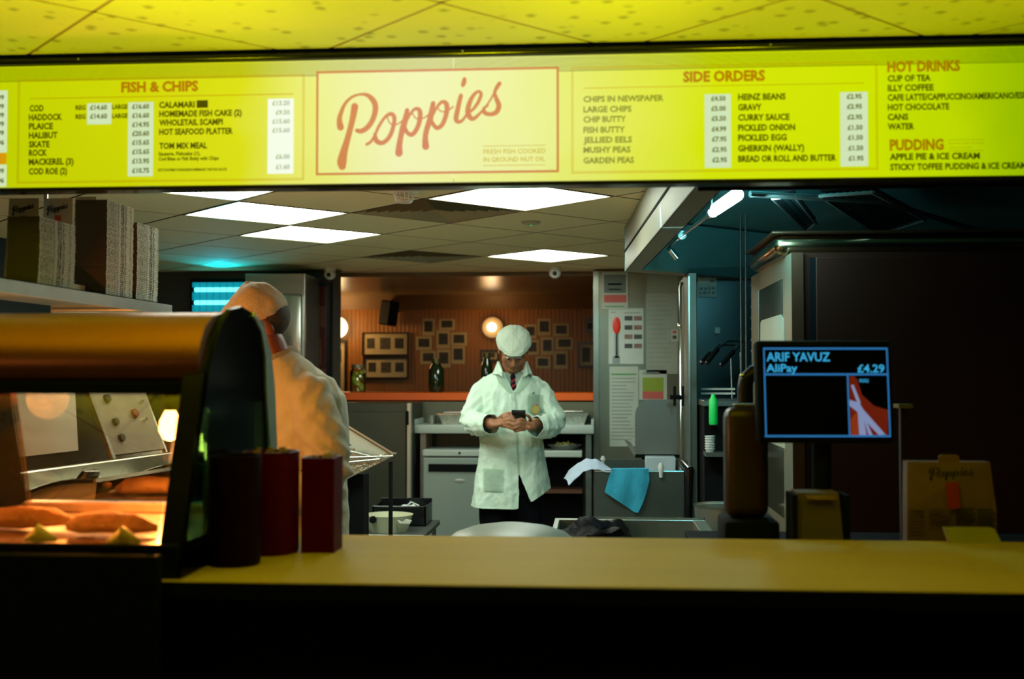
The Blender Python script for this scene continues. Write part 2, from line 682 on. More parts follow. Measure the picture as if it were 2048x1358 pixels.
FLOORM = mat('pale_stone_floor', (0.27, 0.26, 0.21), 0.4, 0, 0.3, 4, bump=0.2, bscale=20)
bm = newbm()
box(bm, -3.5, 3.5, -1, 11.2, -0.1, 0)
struct('floor', bm, FLOORM)

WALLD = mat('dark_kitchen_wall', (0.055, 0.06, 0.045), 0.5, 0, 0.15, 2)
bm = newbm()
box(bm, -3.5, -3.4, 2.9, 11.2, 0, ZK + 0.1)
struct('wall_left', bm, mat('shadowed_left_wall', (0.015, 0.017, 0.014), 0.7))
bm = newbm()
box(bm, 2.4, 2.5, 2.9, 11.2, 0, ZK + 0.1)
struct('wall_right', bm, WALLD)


def plank_mat():
    m = mat('orange_brown_pine_boards', (0.30, 0.12, 0.025), 0.42, 0, 0.25, 3, stretch=(9, 1, 0.7))
    N, L = m.node_tree.nodes, m.node_tree.links
    b = N['Principled BSDF']
    tc = N.new('ShaderNodeTexCoord')
    w = N.new('ShaderNodeTexWave')
    w.bands_direction = 'X'
    w.inputs['Scale'].default_value = 7.5
    w.inputs['Distortion'].default_value = 0
    L.new(tc.outputs['Object'], w.inputs['Vector'])
    mr = N.new('ShaderNodeMapRange')
    mr.inputs[1].default_value = 0.0
    mr.inputs[2].default_value = 0.25
    L.new(w.outputs['Fac'], mr.inputs[0])
    bp = N.new('ShaderNodeBump')
    bp.inputs['Distance'].default_value = 0.006
    bp.inputs['Strength'].default_value = .6
    L.new(mr.outputs[0], bp.inputs['Height'])
    L.new(bp.outputs[0], b.inputs['Normal'])
    return m


bm = newbm()
box(bm, -3.5, 2.5, 11.0, 11.1, 0, ZK + 0.05)
struct('wall_back', bm, plank_mat())
bm = newbm()
prism(bm, [(-3.4, 11.0, ZK - 0.03), (-3.4, 10.9, ZK - 0.03), (-3.4, 10.985, ZK - 0.16), (-3.4, 11.0, ZK - 0.16)], (5.8, 0, 0))
struct('trim_1', bm, mat('cornice_brown', (0.18, 0.10, 0.045), 0.5))

YP = 8.5
XL = aY(668, 700, YP).x
XR = aY(1187, 700, YP).x
bm = newbm()
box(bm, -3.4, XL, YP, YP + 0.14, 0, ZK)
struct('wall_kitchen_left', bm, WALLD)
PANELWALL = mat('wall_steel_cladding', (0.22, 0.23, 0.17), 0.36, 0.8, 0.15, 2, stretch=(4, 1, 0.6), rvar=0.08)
bm = newbm()
box(bm, XR, 2.4, YP, YP + 0.14, 0, ZK - 0.015)
wkr = struct('wall_kitchen_right', bm, PANELWALL)
# vertical cladding strip at the opening edge
x0, x1, z0, z1 = rect_at(1186, 540, 1199, 1075, YP - 0.01)
bx('cladding_strip', x0, x1, YP - 0.01, YP, 0, ZK - 0.015, mat('cladding_edge', (0.34, 0.36, 0.29), 0.25, 0.8, 0.1), wkr, 0.002)
bm = newbm()
box(bm, XL, XR, YP + 0.1, YP + 0.2, 0, 1.27)
struct('wall_servery', bm, mat('grey_green_splashback', (0.11, 0.115, 0.07), 0.5, 0, 0.1))

# ================================================================== CEILING LIGHTS, VENTS, DETECTORS
LIT = emis('lit_panel', (0.88, 1.0, 0.86), PANEL_L)
FRAME_L = mat('light_frame', (0.28, 0.27, 0.18), 0.4)
where = ['behind the menu board at top left, partly hidden', 'second from the left, largest of the left hand pair',
         'right of and behind the largest left one, touching its corner', 'under the middle of the menu board',
         'farthest back, above the capped man']
for (i, j), w in zip(LIGHT_CELLS, where):
    q = [lattice(OK_, *c) for c in ((i, j), (i + 1, j), (i + 1, j + 1), (i, j + 1))]
    c = (sum(p[0] for p in q) / 4, sum(p[1] for p in q) / 4)
    t = thing('ceiling_light', 'square lit ceiling light panel ' + w, 'ceiling light', (c[0], c[1], ZK), 'square light panels in the kitchen ceiling')

    def sc_(k):
        return [(c[0] + (p[0] - c[0]) * k, c[1] + (p[1] - c[1]) * k) for p in q]
    bm = newbm()
    o_, i_ = sc_(0.985), sc_(0.95)
    for k in range(4):
        a, b, d, e = o_[k], o_[(k + 1) % 4], i_[(k + 1) % 4], i_[k]
        prism(bm, [(a[0], a[1], ZK - 0.002), (b[0], b[1], ZK - 0.002), (d[0], d[1], ZK - 0.002), (e[0], e[1], ZK - 0.002)], (0, 0, 0.02))
    link('light_frame', bm, FRAME_L, t)
    bm = newbm()
    prism(bm, [(p[0], p[1], ZK + 0.003) for p in sc_(0.95)], (0, 0, 0.015))
    link('diffuser', bm, LIT, t)

VENTM = mat('vent_blade_olive', (0.34, 0.34, 0.22), 0.45)
for (i, j), w in zip(VENT_CELLS, ('nearest the menu board, left of the large central light panel', 'farther back, below and left of the near vent')):
    q = [lattice(OK_, *c) for c in ((i, j), (i + 1, j), (i + 1, j + 1), (i, j + 1))]
    c = (sum(p[0] for p in q) / 4, sum(p[1] for p in q) / 4)
    t = thing('air_vent', 'square louvred ceiling air vent ' + w, 'air vent', (c[0], c[1], ZK))
    bm = newbm()
    prism(bm, [(c[0] + (p[0] - c[0]) * .97, c[1] + (p[1] - c[1]) * .97, ZK + 0.035) for p in q], (0, 0, 0.01))
    link('vent_back', bm, BLACK, t)
    for r in range(7):
        ko, ki = 0.97 - r * 0.13, 0.97 - r * 0.13 - 0.07
        if ki < 0.02:
            ki = 0.0
        bm = newbm()
        for s in range(4):
            a, b = q[s], q[(s + 1) % 4]
            f = lambda p, k, z: bm.verts.new((c[0] + (p[0] - c[0]) * k, c[1] + (p[1] - c[1]) * k, z))
            v = [f(a, ko, ZK), f(b, ko, ZK), f(b, ki + .002, ZK + 0.028), f(a, ki + .002, ZK + 0.028)]
            bm.faces.new(v)
            v2 = [f(a, ko - .008, ZK), f(b, ko - .008, ZK), f(b, ki - .006 if ki else .001, ZK + 0.028), f(a, ki - .006 if ki else .001, ZK + 0.028)]
            bm.faces.new(v2)
        link('vent_blade', bm, VENTM, t)

# slotted detector by the menu board
p = aZ(808, 388, ZK - 0.02)
t = thing('smoke_detector', 'small white slotted smoke detector under the ceiling by the logo panel', 'smoke detector', (p.x, p.y, ZK))
bm = newbm()
lathe(bm, [(0, 0), (0.062, 0), (0.062, -0.012), (0.052, -0.018), (0, -0.018)], (p.x, p.y, ZK))
link('detector_base', bm, PLASTICW, t, True)
bm = newbm()
lathe(bm, [(0, -0.046), (0.034, -0.046), (0.038, -0.051), (0.03, -0.058), (0, -0.06)], (p.x, p.y, ZK))
link('detector_cap', bm, PLASTICW, t, True)
for k in range(14):
    a = k * 2 * PI / 14
    bm = newbm()
    tube(bm, [(p.x + .045 * math.cos(a), p.y + .045 * math.sin(a), ZK - .016), (p.x + .035 * math.cos(a), p.y + .035 * math.sin(a), ZK - .05)], .0022, 6)
    link('rib', bm, PLASTICW, t)
# flat sensor on a tile
p = aZ(1062, 443, ZK)
t = thing('ceiling_sensor', 'flat round sensor with tiny green light on a ceiling tile', 'sensor', (p.x, p.y, ZK))
bm = newbm()
lathe(bm, [(0, 0), (0.05, 0), (0.045, -0.012), (0.02, -0.018), (0, -0.018)], (p.x, p.y, ZK))
link('sensor_dome', bm, mat('sensor_cream', (0.42, 0.40, 0.26), 0.5), t, True)
bm = newbm()
ellipsoid(bm, (p.x, p.y, ZK - .019), (.006, .006, .004))
link('indicator', bm, emis('green_led', (0.05, 0.9, 0.2), 0.6), t, True)
# dome cameras
for px, py, w in ((1110, 540, 'in front of the steel clad wall, above the capped man'), (660, 541, 'beside the tall framed poster')):
    p = aZ(px, py - 8, ZK)
    if px < 700:
        p.y = 8.3
        p.x = aY(px, py, 8.3).x
    else:
        p = aY(px, py, 8.3)
    t = thing('dome_camera', 'white dome camera ' + w, 'camera', (p.x, p.y, ZK))
    bm = newbm()
    lathe(bm, [(0, 0), (0.045, 0), (0.045, -0.02), (0.0, -0.02)], (p.x, p.y, ZK))
    link('mount', bm, PLASTICW, t, True)
    bm = newbm()
    ellipsoid(bm, (p.x, p.y, ZK - 0.045), (0.044, 0.044, 0.042))
    link('housing', bm, PLASTICW, t, True)
    bm = newbm()
    ellipsoid(bm, (p.x, p.y - 0.032, ZK - 0.05), (0.019, 0.016, 0.019))
    link('lens', bm, BLACKG, t, True)

# ================================================================== MENU LIGHT BOX
YS = 3.0


def sign_mat(name, k=1.0, mul=(1, 1, 1), vert=True):
    """back-lit print: brightness follows the tubes inside the box"""
    m = bpy.data.materials.new(name)
    m.use_nodes = True
    N, L = m.node_tree.nodes, m.node_tree.links
    b = N['Principled BSDF']
    b.inputs['Base Color'].default_value = (0.05, 0.05, 0.02, 1)
    b.inputs['Roughness'].default_value = 0.25
    tc = N.new('ShaderNodeTexCoord')
    sp = N.new('ShaderNodeSeparateXYZ')
    L.new(tc.outputs['Object'], sp.inputs[0])
    mr = N.new('ShaderNodeMapRange')
    mr.inputs[1].default_value = -1.64
    mr.inputs[2].default_value = 1.105
    L.new(sp.outputs['X'], mr.inputs[0])
    nz = N.new('ShaderNodeTexNoise')
    nz.inputs['Scale'].default_value = 3.2
    L.new(tc.outputs['Object'], nz.inputs['Vector'])
    ad = N.new('ShaderNodeMath')
    ad.operation = 'MULTIPLY_ADD'
    ad.inputs[1].default_value = 0.10
    L.new(nz.outputs['Fac'], ad.inputs[0])
    ad2 = N.new('ShaderNodeMath')
    ad2.operation = 'SUBTRACT'
    ad2.inputs[1].default_value = 0.05
    L.new(mr.outputs[0], ad.inputs[2])
    L.new(ad.outputs[0], ad2.inputs[0])
    cr = N.new('ShaderNodeValToRGB')
    L.new(ad2.outputs[0], cr.inputs[0])
    stops = [(0.0, (188, 204, 0)), (0.13, (200, 208, 4)), (0.24, (214, 218, 22)), (0.31, (228, 231, 110)), (0.42, (236, 238, 160)), (0.53, (232, 236, 140)),
             (0.62, (220, 228, 74)), (0.70, (208, 225, 10)), (0.86, (200, 222, 0)), (0.94, (184, 212, 0)), (1.0, (150, 186, 0))]
    e = cr.color_ramp.elements
    while len(e) < len(stops):
        e.new(0.5)
    for el, (pos, c) in zip(e, stops):
        el.position = pos
        el.color = (*[v * mu for v, mu in zip(srgb(*c), mul)], 1)
    L.new(cr.outputs[0], b.inputs['Emission Color'])
    b.inputs['Emission Strength'].default_value = SIGN_L * k
    return m


SB = sign_mat('backlit_yellow')
SLOGO = sign_mat('backlit_logo_ground', 1.0, (1.02, 1.02, 1.35))
root = thing('menu_light_box', 'long backlit yellow menu board hanging above the counter', 'menu board', (-0.25, YS + 0.08, 2.0))
ZT, ZB = aY(1024, 113, YS).z, aY(1024, 363, YS).z
XS0, XSEAM, XS1 = -2.3, aY(907, 230, YS).x, 1.9
bx('panel', XS0, XSEAM - 0.0008, YS, YS + 0.006, ZB, ZT, SB, root)
bx('panel', XSEAM + 0.0008, XS1, YS, YS + 0.006, ZB, ZT, SB, root)
bx('panel_seam', XSEAM - 0.0009, XSEAM + 0.0009, YS - 0.0008, YS, ZB + .01, ZT, emis('seam_light', (0.9, 0.95, 0.55), 1.0), root)
CASE = mat('sign_case_black', (0.006, 0.007, 0.003), 0.16)
bx('case', XS0, XS1, YS + 0.008, YS + 0.055, ZB - 0.004, ZF - 0.005, CASE, root)
bm = newbm()
tube(bm, [(XS0, YS - 0.004, ZT + 0.012), (XS1, YS - 0.004, ZT + 0.012)], 0.011, 12)
link('top_rail', bm, CASE, root, True)
bx('top_rail_fascia', XS0, XS1, YS - 0.006, YS + 0.01, ZT + 0.014, ZF - 0.004, BLACK, root)
bm = newbm()
box(bm, XS0, XS1, YS - 0.008, YS + 0.055, ZB - 0.012, ZB - 0.001, 0.003)
link('bottom_rail', bm, CASE, root)
for px in (925, 1541, 157):
    q = aY(px, 106, YS - 0.02)
    bm = newbm()
    ellipsoid(bm, (q.x, q.y, ZT + .012), (.003, .003, .003))
    link('screw', bm, CHROME, root, True)

INK = {
    'dark': sign_mat('print_dark', 0.05, (0.9, 0.8, 2.0)),
    'mid': sign_mat('print_dark_bloomed', 0.34, (0.95, 0.95, 1.0)),  # dark ink made lighter: bloom near the bright centre put into its colour
    'head': sign_mat('print_orange', 0.62, (1.1, 0.38, 0.6)),
    'word': sign_mat('print_logo_red', 0.78, (0.98, 0.34, 0.45)),
    'gold': sign_mat('print_gold', 0.72, (1.0, 0.72, 0.25)),
    'line': sign_mat('print_line', 0.70, (1.1, 0.60, 0.2)),
    'price': sign_mat('print_price', 0.16, (0.9, 1.0, 8.0)),
    'pale': sign_mat('print_price_pale', 0.62, (0.9, 1.0, 4.0)),
}
STRIPM = emis('price_strip_lit', srgb(206, 226, 182), 1.0)
STRIPW = emis('price_strip_bright', srgb(244, 252, 232), 1.0)


def flat_px(name, pts, off, m, parent=root):
    """flat print on the board: polygon through pixel corners"""
    bm = newbm()
    prism(bm, [aY(px, py, YS - off) for px, py in pts], (0, 0.0006, 0))
    return link(name, bm, m, parent)


def rectpx(px0, py0, px1, py1):
    # py given at px0; the board is level in the room so reuse heights of the left edge
    a = aY(px0, py0, YS)
    b = aY(px0, py1, YS)
    c = aY(px1, py1, YS)
    return a.x, c.x, b.z, a.z


def sheet(name, r, off, m):
    return bx(name, r[0], r[1], YS - off - 0.0006, YS - off, r[2], r[3], m, root)


def frame(name, r, w, off, m):
    bm = newbm()
    x0, x1, z0, z1 = r
    for a in ((x0, x1, z1 - w, z1), (x0, x1, z0, z0 + w), (x0, x0 + w, z0, z1), (x1 - w, x1, z0, z1)):
        box(bm, a[0], a[1], YS - off - .0005, YS - off, a[2], a[3])
    return link(name, bm, m, root)


# bordered sections
logo_r = rectpx(633, 143, 1118, 351)
sheet('logo_ground', logo_r, 0.0006, SLOGO)
frame('logo_border', logo_r, 0.0062, 0.0015, INK['word'])
for r in ((37, 160, 608, 367), (1143, 135, 1756, 347)):
    q = rectpx(*r)
    frame('section_border', q, 0.0016, 0.001, INK['line'])
    q2 = (q[0] + .004, q[1] - .004, q[2] + .004, q[3] - .004)
    frame('section_border', q2, 0.0010, 0.001, INK['line'])
for a in ((60, 197, 587, 198.4), (1167, 176, 1728, 177.2)):
    sheet('section_line', rectpx(*a), 0.001, INK['line'])
for a in ((966, 292, 1091, 293.2), (966, 331, 1091, 332.2), (1897, 280, 1967, 281), (1897, 301.5, 1967, 302.5)):
    sheet('section_line', rectpx(*a), 0.0022, INK['gold'])
for a, m_ in (((175, 207, 223, 249), STRIPM), ((257, 205, 306, 353), STRIPM), ((536, 198, 587, 348), STRIPW), ((1409, 189, 1462, 336), STRIPM),
              ((1680, 185, 1736, 333), STRIPM), ((-40, 182, 14, 306), STRIPM), ((-40, 330, 13, 374), STRIPM)):
    sheet('price_strip', rectpx(*a), 0.001, m_)
sheet('price_strip', rectpx(-40, 307, 13, 329), 0.001, emis('orange_patch', srgb(214, 150, 10), 1))
sheet('new_flash', rectpx(394, 201, 416, 216), 0.0012, INK['dark'])
for s, x0, x1, y, h, st, bold in MENU:
    a = aY(x0, y, YS)
    b = aY(x1, y, YS)
    w_ = b.x - a.x
    hh = h / FPX * 3.0
    bm = text_bm(s, bold, lambda u, v: (a.x + u * w_, YS - 0.0026, a.z + v * hh))
    link('heading' if st == 'head' else 'price' if st in ('price', 'pale') else 'menu_line', bm, INK[st], root, fix=False)


def wfn(x, y):
    p = aY(600 + x * 0.27344, 80 + y * 0.27344, YS)
    return (p.x, YS - 0.0028, p.z)


link('script_wordmark', word_bm(wfn), INK['word'], root, fix=False)

# ================================================================== COUNTER
WOODC = mat('yellow_laminate', (0.44, 0.31, 0.05), 0.55, 0, 0.10, 2, spec=.06, coat=0.0, stretch=(1, 5, 1))
t = thing('service_counter', 'long yellowish laminate service counter across the foreground', 'counter', (0, 2.57, 0))
CZ = 1.08
bm = newbm()
box(bm, -3.3, 2.6, 2.235, 2.9, CZ - 0.035, CZ, 0.004, 2)
link('countertop', bm, WOODC, t, False)
bx('front_panel', -3.3, 2.6, 2.30, 2.33, 0.0, CZ - 0.035, BLACK, t)
bx('edge_band', -3.3, 2.6, 2.229, 2.2345, CZ - 0.035, CZ - 0.002, BLACK, t)
bx('back_panel', -3.3, 2.6, 2.84, 2.86, 0.0, CZ - 0.035, DSTEEL, t)
bx('kick_board', -3.3, 2.6, 2.34, 2.83, 0.0, 0.1, BLACK, t)

# ================================================================== HOT DISPLAY CABINET
def amber_metal():
    return mat('polished_canopy_steel', (0.33, 0.12, 0.04), 0.40, 1.0, 0.08, 2, stretch=(1, 6, 6), rvar=0.05)


t = thing('hot_display_cabinet', 'heated glass food display cabinet with rounded metal canopy on the counter', 'display cabinet', (-1.5, 2.53, CZ))
XC = -0.845
XW = -2.6
yf, yb = 2.25, 2.89
yc = 2.375
# canopy: rounded roll over the glass
prof = [(yc + 0.035, 1.478), (yc + 0.02, 1.50), (yc + 0.018, 1.53), (yc + 0.03, 1.565), (yc + 0.06, 1.6), (yc + 0.11, 1.624), (yc + 0.18, 1.636), (yc + 0.28, 1.64),
        (yb, 1.63), (yb, 1.60), (yc + 0.3, 1.60), (yc + 0.14, 1.585), (yc + 0.09, 1.56), (yc + .06, 1.52), (yc + .055, 1.48)]
bm = newbm()
prism(bm, [(XW, y, z) for y, z in prof], (XC - 0.01 - XW, 0, 0))
link('canopy', bm, amber_metal(), t, True)
bx('canopy_lip', XW, XC - 0.02, yc + 0.02, yc + 0.05, 1.452, 1.478, BLACK, t, 0.003)
# base with a lit food deck
bx('front_apron', XW, XC - .02, 2.195, 2.225, 0.3, 1.135, BLACK, t, 0.003)
bx('base', XW, XC, yf + 0.005, yb, CZ, 1.13, BLACK, t, 0.004)
bx('front_trim', XW, XC, yf + 0.004, yf + 0.02, 1.13, 1.148, BLACK, t, 0.003)
DECK = mat('warm_deck_steel', (0.55, 0.45, 0.32), 0.3, 0.7, 0.3, 14, rvar=0.1)
bx('deck', XW, XC - 0.02, yf + 0.03, yb - 0.01, 1.13, 1.14, DECK, t)
bx('deck_ledge', XW, XC - 0.02, yb - 0.07, yb - 0.01, 1.14, 1.165, DECK, t, 0.004)
# front glass, post, end wall
GL = glass('clear_cabinet_glass', (0.93, 0.86, 0.78), 0.10)
bm = newbm()
prism(bm, [(XW, yf + 0.012, 1.148), (XW, yc + 0.03, 1.46), (XC - 0.05, yc + 0.03, 1.46), (XC - 0.05, yf + 0.012, 1.148)], (0, 0.005, 0))
link('front_glass', bm, GL, t)
bm = newbm()
prism(bm, [(XC - .045, yf, CZ), (XC - .045, yf + .03, CZ), (XC - .045, yc + .06, 1.5), (XC - .045, yc + .025, 1.5)], (.045, 0, 0))
link('front_post', bm, BLACKG, t)
bx('rear_post', XC - 0.03, XC - .004, yb - 0.03, yb, CZ, 1.6, DSTEEL, t, 0.003)
# end panel: dark green glass with an arched top and pale steel edge
GRN = mat('dark_green_end_glass', (0.002, 0.016, 0.011), 0.45, 0, 0.2, spec=0.12)
ends = [(yf + 0.0, CZ), (2.37, 1.38), (2.415, 1.50), (2.46, 1.57), (2.51, 1.615), (2.57, 1.645), (2.64, 1.655), (2.72, 1.645),
        (2.80, 1.61), (2.865, 1.55), (2.90, 1.46), (2.925, 1.30), (2.935, CZ)]
GEND = glass('green_tinted_end_glass', (0.07, 0.16, 0.12), 0.05, 0.12, 0.25)
bm = newbm()
prism(bm, [(XC + .001, y, z) for y, z in ends], (0.006, 0, 0))
link('end_glass', bm, GEND, t)
bm = newbm()
for a, b, wa, wb in zip(ends[7:], ends[8:-1], (.004, .02, .05, .075), (.02, .05, .075, .06)):
    prism(bm, [(XC + .008, a[0], a[1]), (XC + .008, b[0], b[1]), (XC + .008, b[0] - wb, b[1] - 0.01), (XC + .008, a[0] - wa, a[1] - 0.01)], (0.006, 0, 0))
link('end_frame', bm, mat('end_frame_steel', (0.34, 0.40, 0.38), 0.35, 0.7), t)
bm = newbm()
prism(bm, [(XC - .008, ends[i][0], ends[i][1]) for i in (1, 2, 3, 4, 5, 6, 7, 8, 9, 10)] + [(XC - .008, yb - .01, 1.425), (XC - .008, yc + .03, 1.425)], (0.008, 0, 0))
link('end_cap', bm, GRN, t)
GR_ = glass('rear_sliding_glass', (0.93, 0.88, 0.82), 0.6)
for xa, xb, yy in ((XW, -1.62, yb - .02), (-1.66, XC - .03, yb - .03)):
    bx('rear_glass', xa, xb, yy, yy + .004, 1.17, 1.60, GR_, t)
# glass dividers on the deck
for x in (-1.50, -1.45):
    bm = newbm()
    prism(bm, [(x, yf + .05, 1.145), (x, yb - .05, 1.145), (x - .05, yb - .05, 1.45), (x - .05, yf + .05, 1.45)], (0.004, 0, 0))
    link('glass_divider', bm, GL, t)
# heat lamps under the canopy
BULB = emis('heat_bulb', (1.0, 0.42, 0.12), 14)
for x in (-1.045, -1.6, -2.1):
    bm = newbm()
    lathe(bm, [(0, 1.33), (0.016, 1.335), (0.027, 1.355), (0.025, 1.38), (0.012, 1.405), (0, 1.405)], (x, yb - 0.16, 0))
    hb = link('heat_bulb', bm, BULB, t, True)
    bm = newbm()
    lathe(bm, [(0.013, 1.405), (0.018, 1.405), (0.018, 1.6), (0, 1.6)], (x, yb - 0.16, 0), 12)
    link('bulb_socket', bm, BLACK, hb, True)
    lamp('heat_lamp_light', 'POINT', (x, yb - 0.16, 1.31), 22, (1.0, 0.36, 0.08), 0.03)

# food on the deck
CHIPY = mat('golden_chip', (0.62, 0.36, 0.08), 0.6)
BAT = mat('golden_batter', (0.62, 0.36, 0.10), 0.55, 0, 0.35, 40, bump=0.8, bscale=90)
LEMON = mat('lime_wedge', (0.32, 0.62, 0.05), 0.4)
for k, (x, y) in enumerate(((-1.05, 2.42), (-1.28, 2.5), (-1.55, 2.42), (-1.82, 2.5))):
    bm = newbm()
    tube(bm, [(x - .11, y, 1.16), (x - .08, y + .01, 1.165), (x - .02, y, 1.17), (x + .05, y - .005, 1.168), (x + .1, y, 1.16)],
         [.008, (.035, .02), (.045, .024), (.035, .02), .008], 14)
    for v in bm.verts:
        v.co += Vector((noise.noise(v.co * 40), noise.noise(v.co * 40 + Vector((9, 0, 0))), noise.noise(v.co * 40 + Vector((0, 9, 0))))) * .006
    tag(link('battered_fish', bm, BAT, None, True), ['battered fish piece nearest the cabinet post', 'battered fish piece second from the post in the heated cabinet',
        'battered fish piece third from the post in the heated cabinet', 'battered fish piece farthest left in the heated cabinet'][k], 'fried fish', 'battered fish in the heated cabinet')
for k, (x, y) in enumerate(((-1.17, 2.33), (-0.98, 2.31), (-1.40, 2.34))):
    bm = newbm()
    tube(bm, [(x - .035, y, 1.145), (x, y - .012, 1.16), (x + .035, y, 1.145)], [.004, (.016, .02), .004], 10)
    w_ = tag(link('citrus_wedge', bm, LEMON, None, True), ['yellow green citrus wedge at centre of the heated deck', 'yellow green citrus wedge nearest the cabinet post',
             'yellow green citrus wedge left of the other two'][k], 'fruit', 'citrus wedges in the heated cabinet')

# ================================================================== RED HOLDERS AND JAR BY THE CABINET
REDP = mat('dark_red_plastic', (0.085, 0.0005, 0.005), 0.5, 0, 0.1, spec=.12)
WOODF = mat('pale_wood_stick', (0.45, 0.30, 0.14), 0.6)


def holder(name, px0, px1, Y, ztop, label, round_, depth, pm=None):
    a, b = aY(px0, 1000, Y + (depth if round_ else 0)), aY(px1, 1000, Y + (depth if round_ else 0))
    xm, hw = (a.x + b.x) / 2, (b.x - a.x) / 2
    t = thing(name, label, 'holder', (xm, Y + depth, CZ))
    bm = newbm()
    if round_:
        lathe(bm, [(0, 0), (hw * .96, 0), (hw, .01), (hw, ztop - CZ), (hw - .006, ztop - CZ), (hw - .008, .012), (0, .012)], (0, 0, 0), 36)
        bmesh.ops.transform(bm, matrix=Matrix.Translation((xm, Y + depth, CZ)) @ Matrix.Diagonal((1, depth / hw, 1, 1)), verts=bm.verts)
    else:
        w = .005
        for r in ((xm - hw, xm + hw, Y, Y + w), (xm - hw, xm + hw, Y + 2 * depth - w, Y + 2 * depth), (xm - hw, xm - hw + w, Y + w, Y + 2 * depth - w), (xm + hw - w, xm + hw, Y + w, Y + 2 * depth - w)):
            box(bm, *r, CZ, ztop)
        box(bm, xm - hw + w, xm + hw - w, Y + w, Y + 2 * depth - w, CZ, CZ + w)
    link('tub', bm, pm or REDP, t, round_)
    rnd = random.Random(5)
    return t, xm, hw


holder('dark_tub', 418, 520, 2.38, 1.318, 'nearly black round tub close against the end of the display cabinet', True, 0.06, mat('nearly_black_plastic', (.010, .001, .002), .6, spec=.1))
h1, xm1, hw1 = holder('fork_tub', 488, 597, 2.54, 1.315, 'round dark red tub of wooden forks left of the square red box', True, 0.068)
h2, xm2, hw2 = holder('fork_box', 602, 668, 2.60, 1.300, 'square dark red box of wooden forks, rightmost of the three holders', False, 0.045)
rnd = random.Random(3)
for k in range(26):
    a, r = rnd.uniform(0, 2 * PI), rnd.uniform(0, .8)
    x, y = xm1 + hw1 * .85 * r * math.cos(a), 2.608 + .05 * r * math.sin(a)
    bm = newbm()
    z1 = 1.312 + rnd.uniform(-.015, .014)
    box(bm, x - .004, x + .004, y - .001, y + .001, 1.12, z1)
    tag(link('wooden_fork', bm, WOODF), 'small pale wooden chip fork standing in the round red tub', 'fork', 'wooden forks in the round red tub')
for k in range(8):
    x, y = xm2 - .02 + .04 * rnd.random(), 2.62 + .05 * rnd.random()
    bm = newbm()
    box(bm, x - .004, x + .004, y - .001, y + .001, 1.09, 1.296 + rnd.random() * .012)
    tag(link('wooden_fork', bm, WOODF), 'small pale wooden chip fork standing in the square red box', 'fork', 'wooden forks in the square red box')

# dark glass jar seen behind the end of the cabinet, on a ledge of the preparation table
JARG = mat('dark_green_jar_glass', (0.004, 0.03, 0.02), 0.05, 0, 0.1, spec=0.9)
t = thing('dark_jar', 'dark green glass jar with metal rim inside the end of the display cabinet', 'jar', (-.905, 2.735, 1.14))
JC = (-.905, 2.735, 1.14)
bm = newbm()
lathe(bm, [(0, 0), (.05, 0), (.055, .01), (.055, .22), (.045, .245), (.043, .258), (.04, .258), (0, .256)], JC)
link('body', bm, JARG, t, True)
bm = newbm()
lathe(bm, [(0, .26), (.049, .26), (.051, .264), (.051, .284), (.047, .29), (0, .29)], JC)
link('lid', bm, CHROME, t, True)

# ================================================================== SHELF WITH CARTONS
t = thing('hanging_shelf', 'stainless steel shelf high on the left holding stacks of cartons', 'shelf', (-1.8, 3.5, 1.7))
SZ = 1.752
bm = newbm()
box(bm, -2.05, -1.58, 2.7, 4.14, SZ - .003, SZ)
box(bm, -1.583, -1.58, 2.7, 4.14, SZ - .04, SZ)
box(bm, -2.05, -1.58, 4.137, 4.14, SZ - .04, SZ)
link('shelf_plate', bm, mat('scuffed_shelf_steel', (0.28, 0.31, 0.28), 0.38, 0.55, 0.3, 9, rvar=0.1), t)
for y in (2.8, 4.05):
    bm = newbm()
    cyl(bm, (-2.03, y, SZ), (-2.03, y, ZK + .02), .008)
    link('hanger_rod', bm, STEEL, t, True)
    bm = newbm()
    cyl(bm, (-1.95, y - .1, SZ - .03), (-1.62, y - .1, SZ - .03), .01)
    link('bracket', bm, STEEL, t, True)


